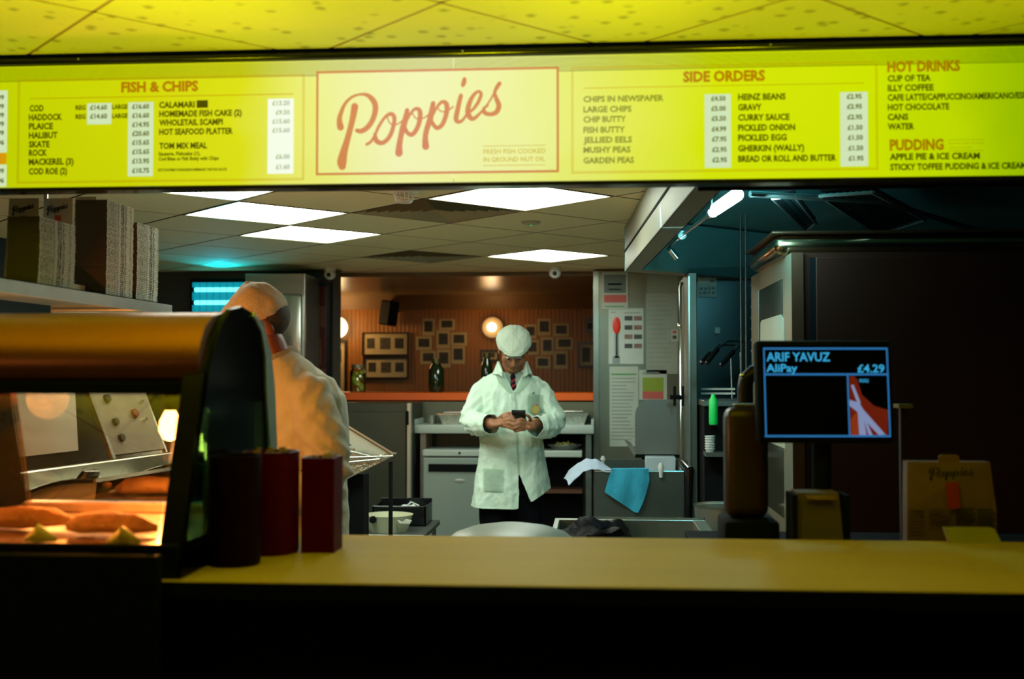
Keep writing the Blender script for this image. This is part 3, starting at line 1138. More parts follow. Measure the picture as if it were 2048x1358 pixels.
def newsprint(name, seed, paper=(0.66, 0.76, 0.64)):
    """printed newspaper pattern along a carton's side: fine text columns, bold headline bands and a dark picture"""
    m = bpy.data.materials.new(name)
    m.use_nodes = True
    N, L = m.node_tree.nodes, m.node_tree.links
    b = N['Principled BSDF']
    b.inputs['Roughness'].default_value = 0.75
    tc = N.new('ShaderNodeTexCoord')
    sp = N.new('ShaderNodeSeparateXYZ')
    L.new(tc.outputs['Object'], sp.inputs[0])

    def noise1(sy, sz, lo, hi):
        mp = N.new('ShaderNodeMapping')
        mp.inputs['Scale'].default_value = (0, sy, sz)
        mp.inputs['Location'].default_value = (seed, seed * 2.3, 0)
        oi = N.new('ShaderNodeObjectInfo')
        va = N.new('ShaderNodeVectorMath')
        va.operation = 'MULTIPLY_ADD'
        va.inputs[1].default_value = (0, .0, .09)
        L.new(oi.outputs['Random'], va.inputs[0])
        L.new(tc.outputs['Object'], va.inputs[2])
        L.new(va.outputs[0], mp.inputs['Vector'])
        n = N.new('ShaderNodeTexNoise')
        n.inputs['Scale'].default_value = 1
        n.inputs['Detail'].default_value = 1
        L.new(mp.outputs[0], n.inputs['Vector'])
        r = N.new('ShaderNodeMapRange')
        r.inputs[1].default_value = lo
        r.inputs[2].default_value = hi
        L.new(n.outputs['Fac'], r.inputs[0])
        return r.outputs[0]
    fine = noise1(380, 60, 0.42, 0.55)
    bold = noise1(190, 18, 0.50, 0.54)

    def band(a, c):
        g = N.new('ShaderNodeMath')
        g.operation = 'GREATER_THAN'
        g.inputs[1].default_value = a
        l_ = N.new('ShaderNodeMath')
        l_.operation = 'LESS_THAN'
        l_.inputs[1].default_value = c
        mu = N.new('ShaderNodeMath')
        mu.operation = 'MULTIPLY'
        L.new(sp.outputs['Y'], g.inputs[0])
        L.new(sp.outputs['Y'], l_.inputs[0])
        L.new(g.outputs[0], mu.inputs[0])
        L.new(l_.outputs[0], mu.inputs[1])
        return mu.outputs[0]

    def mixc(f, a, c):
        mx = N.new('ShaderNodeMix')
        mx.data_type = 'RGBA'
        for s, v in ((0, f), (6, a), (7, c)):
            if isinstance(v, tuple):
                mx.inputs[s].default_value = (*v, 1)
            else:
                L.new(v, mx.inputs[s])
        return mx.outputs[2]
    ink = (0.012, 0.014, 0.012)
    col1 = mixc(fine, (0.20, 0.24, 0.19), paper)
    col2 = mixc(bold, ink, paper)
    c = mixc(band(0.008, 0.095), paper, col1)
    c = mixc(band(0.112, 0.136), c, col2)
    c = mixc(band(0.143, 0.160), c, col2)
    c = mixc(band(0.185, 0.2), c, col1)
    zr = N.new('ShaderNodeMapRange')  # lower edge of each layer darkened: shade of the gap painted into the colour
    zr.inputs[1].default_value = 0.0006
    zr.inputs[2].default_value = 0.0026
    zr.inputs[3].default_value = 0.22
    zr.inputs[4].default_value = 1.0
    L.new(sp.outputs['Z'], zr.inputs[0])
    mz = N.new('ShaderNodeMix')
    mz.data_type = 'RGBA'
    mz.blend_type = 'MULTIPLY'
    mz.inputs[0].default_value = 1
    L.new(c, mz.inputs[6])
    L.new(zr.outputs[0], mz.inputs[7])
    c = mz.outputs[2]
    L.new(c, b.inputs['Base Color'])
    return m


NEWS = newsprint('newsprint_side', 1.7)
BROWN = mat('brown_board_edge', (0.10, 0.085, 0.05), 0.8, 0, 0.12, 30)
CRM = mat('cream_carton', (0.62, 0.62, 0.52), 0.7)
_carton = None


def carton_mesh(w, l, h, nm):
    bm = newbm()
    # folded carton: walls leaning a little outwards, recessed centre
    b = [(0, 0), (w, 0), (w, l), (0, l)]
    e = .0015
    lo = [bm.verts.new((x + (e if x == 0 else -e), y + (e if y == 0 else -e), 0)) for x, y in b]
    hi = [bm.verts.new((x, y, h * .93)) for x, y in b]
    inn = [bm.verts.new((x + (.003 if x == 0 else -.003), y + (.003 if y == 0 else -.003), h * .93)) for x, y in b]
    inl = [bm.verts.new((x + (.004 if x == 0 else -.004), y + (.004 if y == 0 else -.004), h * .3)) for x, y in b]
    bm.faces.new(list(reversed(lo)))
    bm.faces.new(inl)
    for k in range(4):
        k2 = (k + 1) % 4
        bm.faces.new((lo[k], lo[k2], hi[k2], hi[k]))
        bm.faces.new((hi[k], hi[k2], inn[k2], inn[k]))
        bm.faces.new((inn[k], inn[k2], inl[k2], inl[k]))
    bmesh.ops.recalc_face_normals(bm, faces=bm.faces)
    me = bpy.data.meshes.new(nm)
    bm.to_mesh(me)
    bm.free()
    me.materials.append(BROWN)
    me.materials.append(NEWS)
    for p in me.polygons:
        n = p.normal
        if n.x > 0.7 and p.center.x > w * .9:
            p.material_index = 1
    return me


def stack(px_l, px_r, py_top, wid, label, group, hgt, lean):
    Xf = -1.605
    a, b = aX(px_l, 600, Xf), aX(px_r, 600, Xf)
    zt = aY(px_l, py_top, a.y).z
    n = int((zt - SZ) / hgt)
    me = carton_mesh(wid, b.y - a.y, hgt, 'folded_carton')
    # stretch the print to the carton
    for k in range(n):
        o = bpy.data.objects.new('folded_carton', me)
        f = k / n
        o.location = (Xf - wid + lean * math.sin(f * 2.6) + random.uniform(-.0008, .0008), a.y + random.uniform(-.001, .001) + lean * .6 * f, SZ + k * hgt)
        o.rotation_euler = (0, 0, random.uniform(-.006, .006))
        COL.objects.link(o)
        tag(o, label, 'carton', group)
    return a, b, SZ + n * hgt


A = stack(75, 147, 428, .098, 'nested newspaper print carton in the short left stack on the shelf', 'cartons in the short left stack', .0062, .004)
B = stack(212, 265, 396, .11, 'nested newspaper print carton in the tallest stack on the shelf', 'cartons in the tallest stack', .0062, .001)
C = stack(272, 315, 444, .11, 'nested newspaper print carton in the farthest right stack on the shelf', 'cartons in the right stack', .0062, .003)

INKB = mat('black_print', (0.01, 0.01, 0.012), 0.6)
REDI = mat('red_print', (0.55, 0.05, 0.03), 0.6)


def upright_carton(px0, px1, py0, py1, Y, label, logo=True):
    x0, x1, z0, z1 = rect_at(px0, py0, px1, py1, Y)
    t = thing('open_carton', label, 'carton', ((x0 + x1) / 2, Y, SZ))
    bm = newbm()
    prism(bm, [(x0, Y, SZ), (x1, Y, SZ), (x1 - .002, Y + .01, z1), (x0 + .012, Y + .01, z1)], (0, .003, 0))
    link('lid_flap', bm, CRM, t)
    bx('base_tray', x0, x1, Y + .01, Y + .1, SZ, SZ + .03, CRM, t)
    if logo:
        w = (x1 - x0)

        def fn(x, y):
            return (x0 + w * (.22 + .62 * (x - 270) / 1200), Y - .0015 + .009 * (z1 - .045 - (y - 600) / 1200 * w * .62 - SZ) / (z1 - SZ), z1 - .035 - (y - 600) / 1200 * w * .62)
        link('script_wordmark', word_bm(fn, 1.5), INKB, t, fix=False)
        xm = x0 + w * .55
        bm = newbm()
        prism(bm, [(xm - .009, Y + .004, z1 - .055), (xm + .009, Y + .004, z1 - .055), (xm + .008, Y - .0005, SZ + .12), (xm - .008, Y - .0005, SZ + .12)], (0, .003, 0))
        link('red_mark', bm, REDI, t)
    return t


upright_carton(8, 74, 396, 560, A[0].y + .26, 'open cream carton with red mark standing behind the short left stack')
upright_carton(78, 142, 396, 560, A[0].y + .34, 'shaded cream carton between the left and tallest stacks')
upright_carton(142, 190, 393, 560, B[1].y + .02, 'open cream carton with red mark standing behind the tallest stack')

# ================================================================== FRYING RANGE SEEN THROUGH THE CABINET
ra, rb = aZ(25, 945, 1.15), aZ(330, 905, 1.15)
ru = Vector((rb.x - ra.x, rb.y - ra.y, 0)).normalized()
rn = Vector((ru.y, -ru.x, 0))            # towards the room
RM = Matrix(((ru.x, rn.x, 0, ra.x), (ru.y, rn.y, 0, ra.y), (0, 0, 1, 0), (0, 0, 0, 1)))
# range frame: x along the range, y towards the room, z up


def rlink(name, bm, m, parent, smooth=False):
    bmesh.ops.transform(bm, matrix=RM, verts=bm.verts)
    return link(name, bm, m, parent, smooth)


t = thing('frying_range', 'stainless steel frying range with sloping control panel seen through the cabinet glass', 'range', (ra.x, ra.y, 0))
x0, x1 = -0.35, 1.02
bm = newbm()
box(bm, x0, x1, 0.05, 0.60, 0.02, 0.93)
rlink('body', bm, STEELH, t)
PANTOP = mat('range_top_steel', (0.5, 0.54, 0.48), 0.25, 0.8, 0.1, 5, rvar=.08)
bm = newbm()
box(bm, x0, x1, 0.05, 0.64, 0.93, 0.96, 0.006)
rlink('range_top', bm, PANTOP, t)
bm = newbm()
box(bm, x0, x1, -0.03, 0.03, 1.085, 1.15, 0.004)
rlink('ledge', bm, PANTOP, t)
bm = newbm()
prism(bm, [(x0, 0.03, 0.96), (x0, 0.05, 0.96), (x0, 0.0, 1.09), (x0, -0.02, 1.09)], (x1 - x0, 0, 0))
rlink('splash_plate', bm, PANTOP, t)
bm = newbm()
prism(bm, [(x0, 0.0, 1.15), (x0, -0.04, 1.15), (x0, -0.24, 1.62), (x0, -0.20, 1.62)], (x1 - x0 - .02, 0, 0))
rlink('sloping_back', bm, mat('dark_reflective_back', (0.12, 0.11, 0.085), 0.16, 0.9, 0.1, 3), t)


def onback(x, h, off=0.004):
    """point on the sloping back: h up the slope 0..1"""
    return Vector((x, 0.0 - 0.2 * h + off * .92, 1.15 + 0.47 * h + off * .4))


def backquad(x0_, x1_, h0, h1, o0, o1):
    return [onback(x0_, h0, o0), onback(x1_, h0, o0), onback(x1_, h1, o0), onback(x0_, h1, o0)], (Vector((0, .92, .4)) * (o1 - o0))


for k, (a, b, h0, h1, m_, nm) in enumerate(((0.62, 1.0, 0.03, 0.95, mat('panel_grey', (0.30, 0.28, 0.22), 0.4, 0.4), 'control_panel'),
                                         (0.60, 0.62, 0.0, 0.98, PANTOP, 'panel_divider'), (1.0, 1.012, 0.0, 0.98, PANTOP, 'panel_divider'),
                                         )):
    q, off = backquad(a, b, h0, h1, 0.001, 0.008)
    bm = newbm()
    prism(bm, q, off)
    rlink(nm, bm, m_, t)
q, off = backquad(0.02, 0.40, .10, .60, 0.002, 0.006)
bm = newbm()
prism(bm, [q[0] + Vector((-.05, 0, 0)), q[1], q[2] + Vector((.12, 0, 0)), q[3] + Vector((.06, 0, 0))], off)
rlink('polished_plate', bm, mat('polished_white_plate', (0.62, 0.66, 0.60), 0.18, 0.3), t)
BTN = mat('dark_button', (0.03, 0.02, 0.02), 0.3)
for x, h, r, m_ in ((.70, .30, .018, BTN), (.70, .16, .018, BTN), (.86, .36, .022, mat('red_button', (.2, .03, .02), .3)), (.70, .50, .02, BTN), (.82, .62, .03, CHROME),
                    (.70, .72, .022, CHROME), (.92, .30, .008, CHROME), (.94, .46, .008, CHROME), (.95, .6, .008, CHROME), (.90, .76, .02, BTN)):
    bm = newbm()
    p = onback(x, h, .006)
    cyl(bm, p, p + Vector((0, .92, .4)) * .016, r, r * .85, 14)
    rlink('button', bm, m_, t, True)
# two wells with roll back lids
for k, xc in enumerate((0.02, 0.66)):
    bm = newbm()
    box(bm, xc - .27, xc + .27, .14, .60, .961, .968)
    rlink('oil_well', bm, BLACKG, t)
    bm = newbm()
    n = 14
    for i in range(n):
        a0, a1 = PI * .52 * i / n, PI * .52 * (i + 1) / n
        f = lambda a, x, r: bm.verts.new((x, .14 + .0 + r * (1 - math.cos(a)) * 1.0, .965 + r * math.sin(a) * .55))
        for r_, s in ((.34, 1),):
            bm.faces.new([f(a0, xc - .28, r_), f(a0, xc + .28, r_), f(a1, xc + .28, r_), f(a1, xc - .28, r_)])
    for x in (xc - .28, xc + .28):
        arc = [bm.verts.new((x, .14 + .34 * (1 - math.cos(PI * .52 * i / n)), .965 + .34 * .55 * math.sin(PI * .52 * i / n))) for i in range(n + 1)]
        cc = bm.verts.new((x, .14 + .34, .965))
        for i in range(n):
            bm.faces.new((arc[i], arc[i + 1], cc))
    rlink('roll_lid', bm, PANTOP, t, True)
    bm = newbm()
    tube(bm, [(xc - .29, .14 + .34 * (1 - math.cos(PI * .52 * i / n)), .967 + .345 * .55 * math.sin(PI * .52 * i / n)) for i in range(n + 1)], .008, 8)
    rlink('lid_rim', bm, CHROME, t, True)
    bm = newbm()
    tube(bm, [(xc - .05, .26, 1.10), (xc - .03, .29, 1.15), (xc + .03, .29, 1.15), (xc + .05, .26, 1.10)], .016, 10)
    rlink('lid_handle', bm, BLACKG, t, True)
for x in (x0 + .05, x1 - .05):
    for y in (.1, .55):
        bm = newbm()
        cyl(bm, (x, y, 0), (x, y, .03), .025)
        rlink('foot', bm, BLACK, t)

# ================================================================== LEFT FAR CORNER: INSECT LIGHT, STEEL CABINET, POSTER
YL = 8.34
x0, x1, z0, z1 = rect_at(380, 564, 500, 622, YL)
t = thing('insect_light', 'glowing turquoise two tube insect light on the dark far left wall', 'light', ((x0 + x1) / 2, YP, z0))
bx('housing', x0 - .02, x1 + .02, YL + .06, YP, z0 - .03, z1 + .03, BLACK, t, .005)
bx('reflector', x0, x1, YL + .05, YL + .06, z0, z1, emis('uv_glow', (0.0, 0.32, 0.42), 0.9), t)
for zz in (z0 + (z1 - z0) * .3, z0 + (z1 - z0) * .74):
    bm = newbm()
    cyl(bm, (x0 + .02, YL + .025, zz), (x1 - .02, YL + .025, zz), .016)
    tb = link('uv_tube', bm, emis('uv_tube_glow', (0.12, 0.95, 1.0), 2.6), t, True)
    for xx in (x0 + .01, x1 - .03):
        bm = newbm()
        cyl(bm, (xx, YL + .025, zz), (xx + .02, YL + .025, zz), .018)
        link('tube_cap', bm, BLACK, tb, True)
for k in range(9):
    xx = x0 + (x1 - x0) * (k + .5) / 9
    bm = newbm()
    cyl(bm, (xx, YL, z0), (xx, YL, z1), .0015, n=6)
    link('guard_wire', bm, DSTEEL, t)
xm = (x0 + x1) / 2
lamp('insect_light_glow', 'SPOT', (xm + .02, YL - .06, z1 - .02), 30, (0.0, 0.75, 1.0), .03, tuple(aZ(452, 500, ZK)), 80)

x0, x1, z0, z1 = rect_at(488, 608, 608, 600, 7.9)
zt = aY(500, 547, 7.9).z
t = thing('tall_steel_cabinet', 'tall stainless steel cabinet behind the leaning man', 'cabinet', ((x0 + x1) / 2, 8.1, 0))
bx('body', x0, x1, 7.92, 8.45, .05, zt, STEEL, t, .004)
d0, d1, dz0, dz1 = rect_at(563, 588, 604, 800, 7.9)
bm = newbm()
box(bm, d0 - .1, d1, 7.895, 7.918, dz0, dz1, .02, 3)
dr = link('door', bm, mat('ribbed_door_steel', (0.5, 0.54, 0.48), 0.22, .9, .25, 6, stretch=(9, 1, 1), rvar=.1), t, True)
bm = newbm()
tube(bm, [(d0 - .08, 7.895, dz0 + .25), (d0 - .08, 7.86, dz0 + .27), (d0 - .08, 7.86, dz0 + .45), (d0 - .08, 7.895, dz0 + .47)], .008, 8)
link('handle', bm, CHROME, dr, True)
for xx in (x0 + .04, x1 - .04):
    bx('foot', xx - .02, xx + .02, 7.95, 7.99, 0, .05, BLACK, t)
    bx('foot', xx - .02, xx + .02, 8.38, 8.42, 0, .05, BLACK, t)

# tall framed poster on the end of the partition, angled to the camera
pA, pB = aY(616, 600, 8.44), aY(664, 600, 8.30)
t = thing('framed_poster', 'tall dark red poster in black frame on the partition, its glass mirroring a lamp', 'poster', (pA.x, 8.4, 1.2))
zt_, zb_ = aY(640, 566, 8.4).z, aY(640, 800, 8.4).z


def pq(u0, u1, z0, z1, off):
    d = Vector((pB.x - pA.x, pB.y - pA.y, 0))
    n = Vector((d.y, -d.x, 0)).normalized()
    a = Vector((pA.x, pA.y, 0)) + d * u0 + n * off
    b = Vector((pA.x, pA.y, 0)) + d * u1 + n * off
    return [Vector((a.x, a.y, z0)), Vector((b.x, b.y, z0)), Vector((b.x, b.y, z1)), Vector((a.x, a.y, z1))], n


for u0, u1, a, b in ((0, .12, zb_, zt_), (.88, 1, zb_, zt_), (.12, .88, zb_, zb_ + .03), (.12, .88, zt_ - .03, zt_)):
    q, n = pq(u0, u1, a, b, 0)
    bm = newbm()
    prism(bm, q, n * .02)
    link('frame', bm, BLACKG, t)
q, n = pq(.1, .9, zb_ + .02, zt_ - .02, 0.002)
bm = newbm()
prism(bm, q, n * .004)
link('print', bm, mat('dark_red_print', (0.07, 0.012, 0.008), 0.10, 0, .6, 3, coat=.8), t)
for k, (u, v, w, h) in enumerate(((.3, .3, .3, .22), (.45, .12, .3, .14), (.25, .62, .5, .18))):
    q, n = pq(u, u + w, zb_ + (zt_ - zb_) * v, zb_ + (zt_ - zb_) * (v + h), .0065)
    bm = newbm()
    prism(bm, q, n * .0006)
    link('print_block', bm, mat('print_block_brown', (0.12, 0.05, 0.025), .15, coat=.8), t)
q, n = pq(-.12, 1.05, 0, ZK - .01, -0.08)
bm = newbm()
prism(bm, q, n * .075)
o = struct('trim_2', bm, mat('partition_end', (.05, .045, .035), .4))

# ================================================================== DINING ROOM BEHIND THE HATCH
YW = 11.0
GLOBE = emis('globe_glow', (1.0, 0.80, 0.45), 3.4)
for px, py, r, w in ((674, 655, .105, 'beside the framed poster'), (985, 655, .10, 'left of the white cap')):
    p = aY(px, py, YW - .12)
    t = thing('globe_wall_lamp', 'glowing round globe wall lamp on the wooden wall ' + w, 'lamp', (p.x, YW, p.z))
    bm = newbm()
    cyl(bm, (p.x, YW - .001, p.z), (p.x, YW - .03, p.z), .06)
    link('wall_plate', bm, mat('brass_plate', (.5, .32, .1), .3, 1), t, True)
    bm = newbm()
    ellipsoid(bm, (p.x, YW - .12, p.z), (r, r * .9, r))
    link('globe', bm, GLOBE if px < 800 else mat('frosted_globe', (.6, .42, .2), .4, emit=(1.0, .58, .2), estr=.42), t, True)
    if px > 800:
        bm = newbm()
        ellipsoid(bm, (p.x, YW - .12 - r * .9, p.z), (.042, .02, .042))
        link('bulb', bm, emis('bulb_core', (1, .92, .75), 9), t, True)
    lamp('globe_lamp_light', 'POINT', (p.x, YW - .33, p.z), 9 if px < 800 else 2.8, (1.0, .55, .18), .09)

# speaker
p = aY(777, 626, YW - .18)
t = thing('wall_speaker', 'black loudspeaker tilted on the wooden wall', 'speaker', (p.x, YW, p.z))
rm = Matrix.Translation((p.x, YW - .15, p.z)) @ Matrix.Rotation(R(8), 4, 'Y') @ Matrix.Rotation(R(-25), 4, 'Z')
bm = newbm()
box(bm, -.065, .065, -.07, .07, -.12, .12, .015, 2, rm)
link('enclosure', bm, BLACK, t, True)
bm = newbm()
box(bm, -.055, .055, -.078, -.071, -.108, .108, .004, 1, rm)
link('grille', bm, mat('speaker_grille', (.012, .012, .012), .8, bump=.5, bscale=300), t)
bm = newbm()
cyl(bm, (p.x, YW - .1, p.z), (p.x, YW, p.z + .02), .015)
link('bracket', bm, BLACK, t)

PHOTO = mat('faded_photo', (0.035, 0.033, 0.022), .5, 0, 1.0, 26)
PHOTO2 = mat('grey_photo', (0.06, 0.055, 0.04), .5, 0, 1.0, 30)
CARD = mat('aged_card', (0.46, 0.38, 0.21), .7)
FRB = mat('dark_frame', (0.012, 0.008, 0.005), .3)


def picture(px0, py0, px1, py1, label, frame_w=0.0, photos=((.2, .2, .8, .8),), cat='picture', group=None, card=CARD, rot=0):
    x0, x1, z0, z1 = rect_at(px0, py0, px1, py1, YW)
    t = thing('framed_picture' if frame_w else 'pinned_photo', label, cat, ((x0 + x1) / 2, YW, z0), group)
    y = YW - .004
    if frame_w:
        for a in ((x0, x1, z1 - frame_w, z1), (x0, x1, z0, z0 + frame_w), (x0, x0 + frame_w, z0 + frame_w, z1 - frame_w), (x1 - frame_w, x1, z0 + frame_w, z1 - frame_w)):
            bx('frame', a[0], a[1], YW - .03, YW - .001, a[2], a[3], FRB, t)
        x0, x1, z0, z1 = x0 + frame_w, x1 - frame_w, z0 + frame_w, z1 - frame_w
        y = YW - .012
    bx('mount', x0, x1, y, YW - .001, z0, z1, card, t)
    for k, (a, b, c, d) in enumerate(photos):
        bx('photo', x0 + (x1 - x0) * a, x0 + (x1 - x0) * c, y - .0015, y, z1 - (z1 - z0) * d, z1 - (z1 - z0) * b, PHOTO if k % 2 == 0 else PHOTO2, t)
    return t


tri = ((.08, .22, .26, .72), (.38, .2, .62, .76), (.72, .22, .92, .72))
picture(725, 665, 817, 711, 'wide framed row of three photos, upper of two on the wooden wall', .012, tri)
picture(727, 713, 818, 758, 'wide dark framed row of three photos, lower of two above the pickle jar', .018, tri)
picture(660, 680, 694, 790, 'tall narrow framed poster below the left globe lamp', .022, ((.25, .15, .75, .4), (.3, .5, .7, .85)))
picture(962, 699, 998, 722, 'small dark framed picture behind the capped man, left of his cap', .018, ((.15, .2, .85, .8),))
picture(1155, 684, 1190, 735, 'dark framed picture at the right end of the wooden wall, lower one', .022, ((.2, .15, .8, .85),))
picture(1171, 638, 1190, 667, 'small dark framed picture at the right end of the wooden wall, upper one', .018, ((.1, .2, .9, .8),))
PL = [((845, 637, 869, 671), 'upper left corner'), ((878, 638, 910, 660), 'top edge'), ((832, 673, 864, 700), 'far left edge'), ((873, 661, 900, 697), 'centre'),
      ((902, 665, 934, 692), 'right edge'), ((903, 691, 930, 728), 'lower right corner'), ((841, 702, 872, 728), 'lower left corner'), ((874, 699, 901, 735), 'bottom edge')]
for r, w in PL:
    picture(*r, 'pinned photo at the %s of the left photo cluster' % w, 0, ((.16, .16, .84, .78),), 'photo', 'photos pinned in the left cluster')
PR = [((1049, 649, 1073, 677), 'upper left corner'), ((1075, 637, 1102, 671), 'top edge'), ((1107, 647, 1138, 673), 'upper right corner'), ((1082, 674, 1107, 710), 'centre'),
      ((1111, 675, 1147, 699), 'right edge'), ((1108, 702, 1136, 738), 'lower right corner'), ((1047, 680, 1078, 710), 'left edge'), ((1071, 713, 1101, 737), 'bottom edge')]
for r, w in PR:
    picture(*r, 'pinned photo at the %s of the photo cluster right of the white cap' % w, 0, ((.16, .16, .84, .78),), 'photo', 'photos pinned in the right cluster')

# orange counter in the hatch
ORNG = mat('orange_counter_edge', (0.75, 0.11, 0.006), 0.4, 0, .05, emit=None)
yb0 = 8.62
zt_, zb_ = aY(900, 785.5, yb0).z, aY(900, 801, yb0).z
t = thing('orange_counter', 'bright orange counter running across the hatch to the dining room', 'counter', (-.5, 8.8, 1.2))
bx('counter_slab', XL - .1, XR, yb0, 9.15, zb_, zt_, ORNG, t, .004)
bx('support_rail', XL, XR, 8.75, 8.85, zb_ - .03, zb_, FRB, t)
for x in (XL + .05, XR - .05):
    bx('leg', x - .03, x + .03, 9.0, 9.06, 0, zb_, FRB, t)

# jars standing on it
JG = glass('jar_glass', (.75, .85, .6), .2)
p0, p1 = aY(700, 785, 8.9), aY(731, 785, 8.9)
r = (p1.x - p0.x) / 2
jx = (p0.x + p1.x) / 2
zt2 = aY(715, 728, 8.9).z
t = thing('pickle_jar', 'glass jar of yellow green pickles with pale lid on the orange counter', 'jar', (jx, 8.9, zt_))
h = zt2 - zt_
bm = newbm()
lathe(bm, [(0, 0), (r * .95, 0), (r, .01), (r, h * .72), (r * .75, h * .82), (r * .75, h * .86)], (jx, 8.9, zt_))
link('jar_body', bm, JG, t, True)
bm = newbm()
lathe(bm, [(0, h * .86), (r * .8, h * .86), (r * .8, h * .98), (0, h)], (jx, 8.9, zt_))
link('lid', bm, mat('dull_lid', (.3, .27, .15), .4, .5), t, True)
rnd = random.Random(2)
PK = mat('pickle_skin', (.62, .66, .14), .4, 0, .3)
for k in range(16):
    a = rnd.random() * 2 * PI
    q = Vector((jx + r * .55 * math.cos(a), 8.9 + r * .55 * math.sin(a), zt_ + .025 + h * .62 * (k / 16)))
    bm = newbm()
    ellipsoid(bm, q, (.022, .018, .018), u=10, v=7)
    tag(link('pickle', bm, PK, None, True), 'yellow green pickle inside the glass jar on the orange counter', 'pickle', 'pickles in the glass jar')
for px0, px1, pt, lab in ((857, 888, 718, 'tall dark green glass jar on the orange counter below the left photo cluster'), (962, 985, 706, 'tall brown glass bottle behind the capped man on the orange counter')):
    p0, p1 = aY(px0, 785, 8.85), aY(px1, 785, 8.85)
    r, jx = (p1.x - p0.x) / 2, (p0.x + p1.x) / 2
    h = aY(px0, pt, 8.85).z - zt_
    t = thing('dark_jar' if px0 < 900 else 'dark_bottle', lab, 'jar' if px0 < 900 else 'bottle', (jx, 8.85, zt_))
    bm = newbm()
    lathe(bm, [(0, 0), (r * .9, 0), (r, .015), (r, h * .68), (r * .6, h * .82), (r * .55, h * .9)], (jx, 8.85, zt_))
    link('body', bm, mat('bottle_green_glass', (.012, .022, .006), .08, 0, .2, spec=.8), t, True)
    bm = newbm()
    lathe(bm, [(r * .55, h * .88), (r * .66, h * .88), (r * .66, h), (0, h)], (jx, 8.85, zt_))
    link('lid', bm, mat('green_gold_lid', (.14, .12, .04), .3, .7), t, True)

# ================================================================== WORKTOP UNIT, FRIDGE, TRAYS
YU = 8.2
x0, x1, z0, z1 = rect_at(826, 850, 1188, 868, YU)
WT = z1
t = thing('white_worktop_unit', 'pale worktop on dark legs with lower shelf behind the capped man', 'worktop', ((x0 + x1) / 2, 8.4, 0))
bm = newbm()
box(bm, x0, x1, YU, YP + .1, z0, z1, .006, 2)
link('worktop', bm, WHITEM, t, True)
for a in ((x0, x0 + .02), (x1 - .02, x1)):
    bx('end_lip', a[0], a[1], YU, YP + .09, z1, aY(826, 839, YU).z, WHITEM, t, .003)
for xx in (x0 + .07, aY(1177, 900, YU).x):
    bx('leg', xx - .02, xx + .02, YU + .03, YU + .07, 0, z0, DSTEEL, t)
    bx('leg', xx - .02, xx + .02, YP + .03, YP + .07, 0, z0, DSTEEL, t)
sx0, sx1, sz0, sz1 = rect_at(1060, 902, 1164, 915, YU)
bx('lower_shelf', sx0 - .2, sx1, YU + .01, YP, sz0, sz1, WHITEM, t, .004)
bx('shelf_bracket', sx0 - .2, sx1, YP, YP + .03, .2, z0, BLACK, t)
bx('bottom_shelf', sx0 - .1, sx1, YU + .05, YP, aY(1100, 988, YU).z, aY(1100, 982, YU).z, mat('dull_brown_shelf', (.10, .04, .02), .5), t)
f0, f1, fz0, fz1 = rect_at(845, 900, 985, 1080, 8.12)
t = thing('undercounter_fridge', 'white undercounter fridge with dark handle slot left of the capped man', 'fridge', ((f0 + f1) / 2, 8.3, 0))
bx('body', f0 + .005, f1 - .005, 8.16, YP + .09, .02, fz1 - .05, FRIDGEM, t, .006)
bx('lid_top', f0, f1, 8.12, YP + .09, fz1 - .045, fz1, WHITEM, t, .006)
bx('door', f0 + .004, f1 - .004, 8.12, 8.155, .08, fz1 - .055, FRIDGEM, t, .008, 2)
q = rect_at(857, 928, 985, 944, 8.115)
bx('handle_slot', q[0], q[1], 8.112, 8.12, q[2], q[3], BLACK, t)
q = rect_at(908, 958, 930, 966, 8.115)
bm = newbm()
ellipsoid(bm, ((q[0] + q[1]) / 2, 8.119, (q[2] + q[3]) / 2), ((q[1] - q[0]) / 2, .003, (q[3] - q[2]) / 2))
link('badge', bm, mat('badge_grey', (.36, .38, .33), .4, .4), t, True)
q = aY(919, 906, 8.11)
bm = newbm()
cyl(bm, (q.x, 8.122, q.z), (q.x, 8.112, q.z), .008)
link('lock', bm, BLACK, t)
# chafing trays on the worktop
ALU = mat('crumpled_foil_tray', (.55, .57, .5), .3, .9, .3, 30, bump=.8, bscale=60)
for px0, px1, pt, w in ((878, 972, 826, 'left of the capped man'), (1108, 1176, 824, 'right of the capped man')):
    x0_, x1_, z0_, z1_ = rect_at(px0, 850, px1, pt, YU + .12)
    t = thing('steel_tray', 'shiny steel food tray on the pale worktop ' + w, 'tray', ((x0_ + x1_) / 2, YU + .2, WT), 'steel trays on the worktop')
    bm = newbm()
    b0, b1 = [], []
    for (X, Y) in ((x0_ + .03, YU + .1), (x1_ - .03, YU + .1), (x1_ - .03, YU + .34), (x0_ + .03, YU + .34)):
        b0.append(bm.verts.new((X, Y, WT)))
    for (X, Y) in ((x0_, YU + .08), (x1_, YU + .08), (x1_, YU + .36), (x0_, YU + .36)):
        b1.append(bm.verts.new((X, Y, z1_ - .01)))
    bm.faces.new(list(reversed(b0)))
    for k in range(4):
        bm.faces.new((b0[k], b0[(k + 1) % 4], b1[(k + 1) % 4], b1[k]))
    link('pan', bm, ALU, t)
    bm = newbm()
    box(bm, x0_ - .012, x1_ + .012, YU + .07, YU + .37, z1_ - .01, z1_ - .002, .002)
    link('rim', bm, CHROME, t)
    bm = newbm()
    box(bm, x0_ + .03, x1_ - .03, YU + .1, YU + .34, z1_ - .002, z1_ + .012, .01, 2)
    link('lid', bm, ALU, t, True)
p = aY(864, 842, YU + .2)
t = thing('steel_cup', 'small steel cup on the worktop left of the left tray', 'cup', (p.x, YU + .2, WT))
bm = newbm()
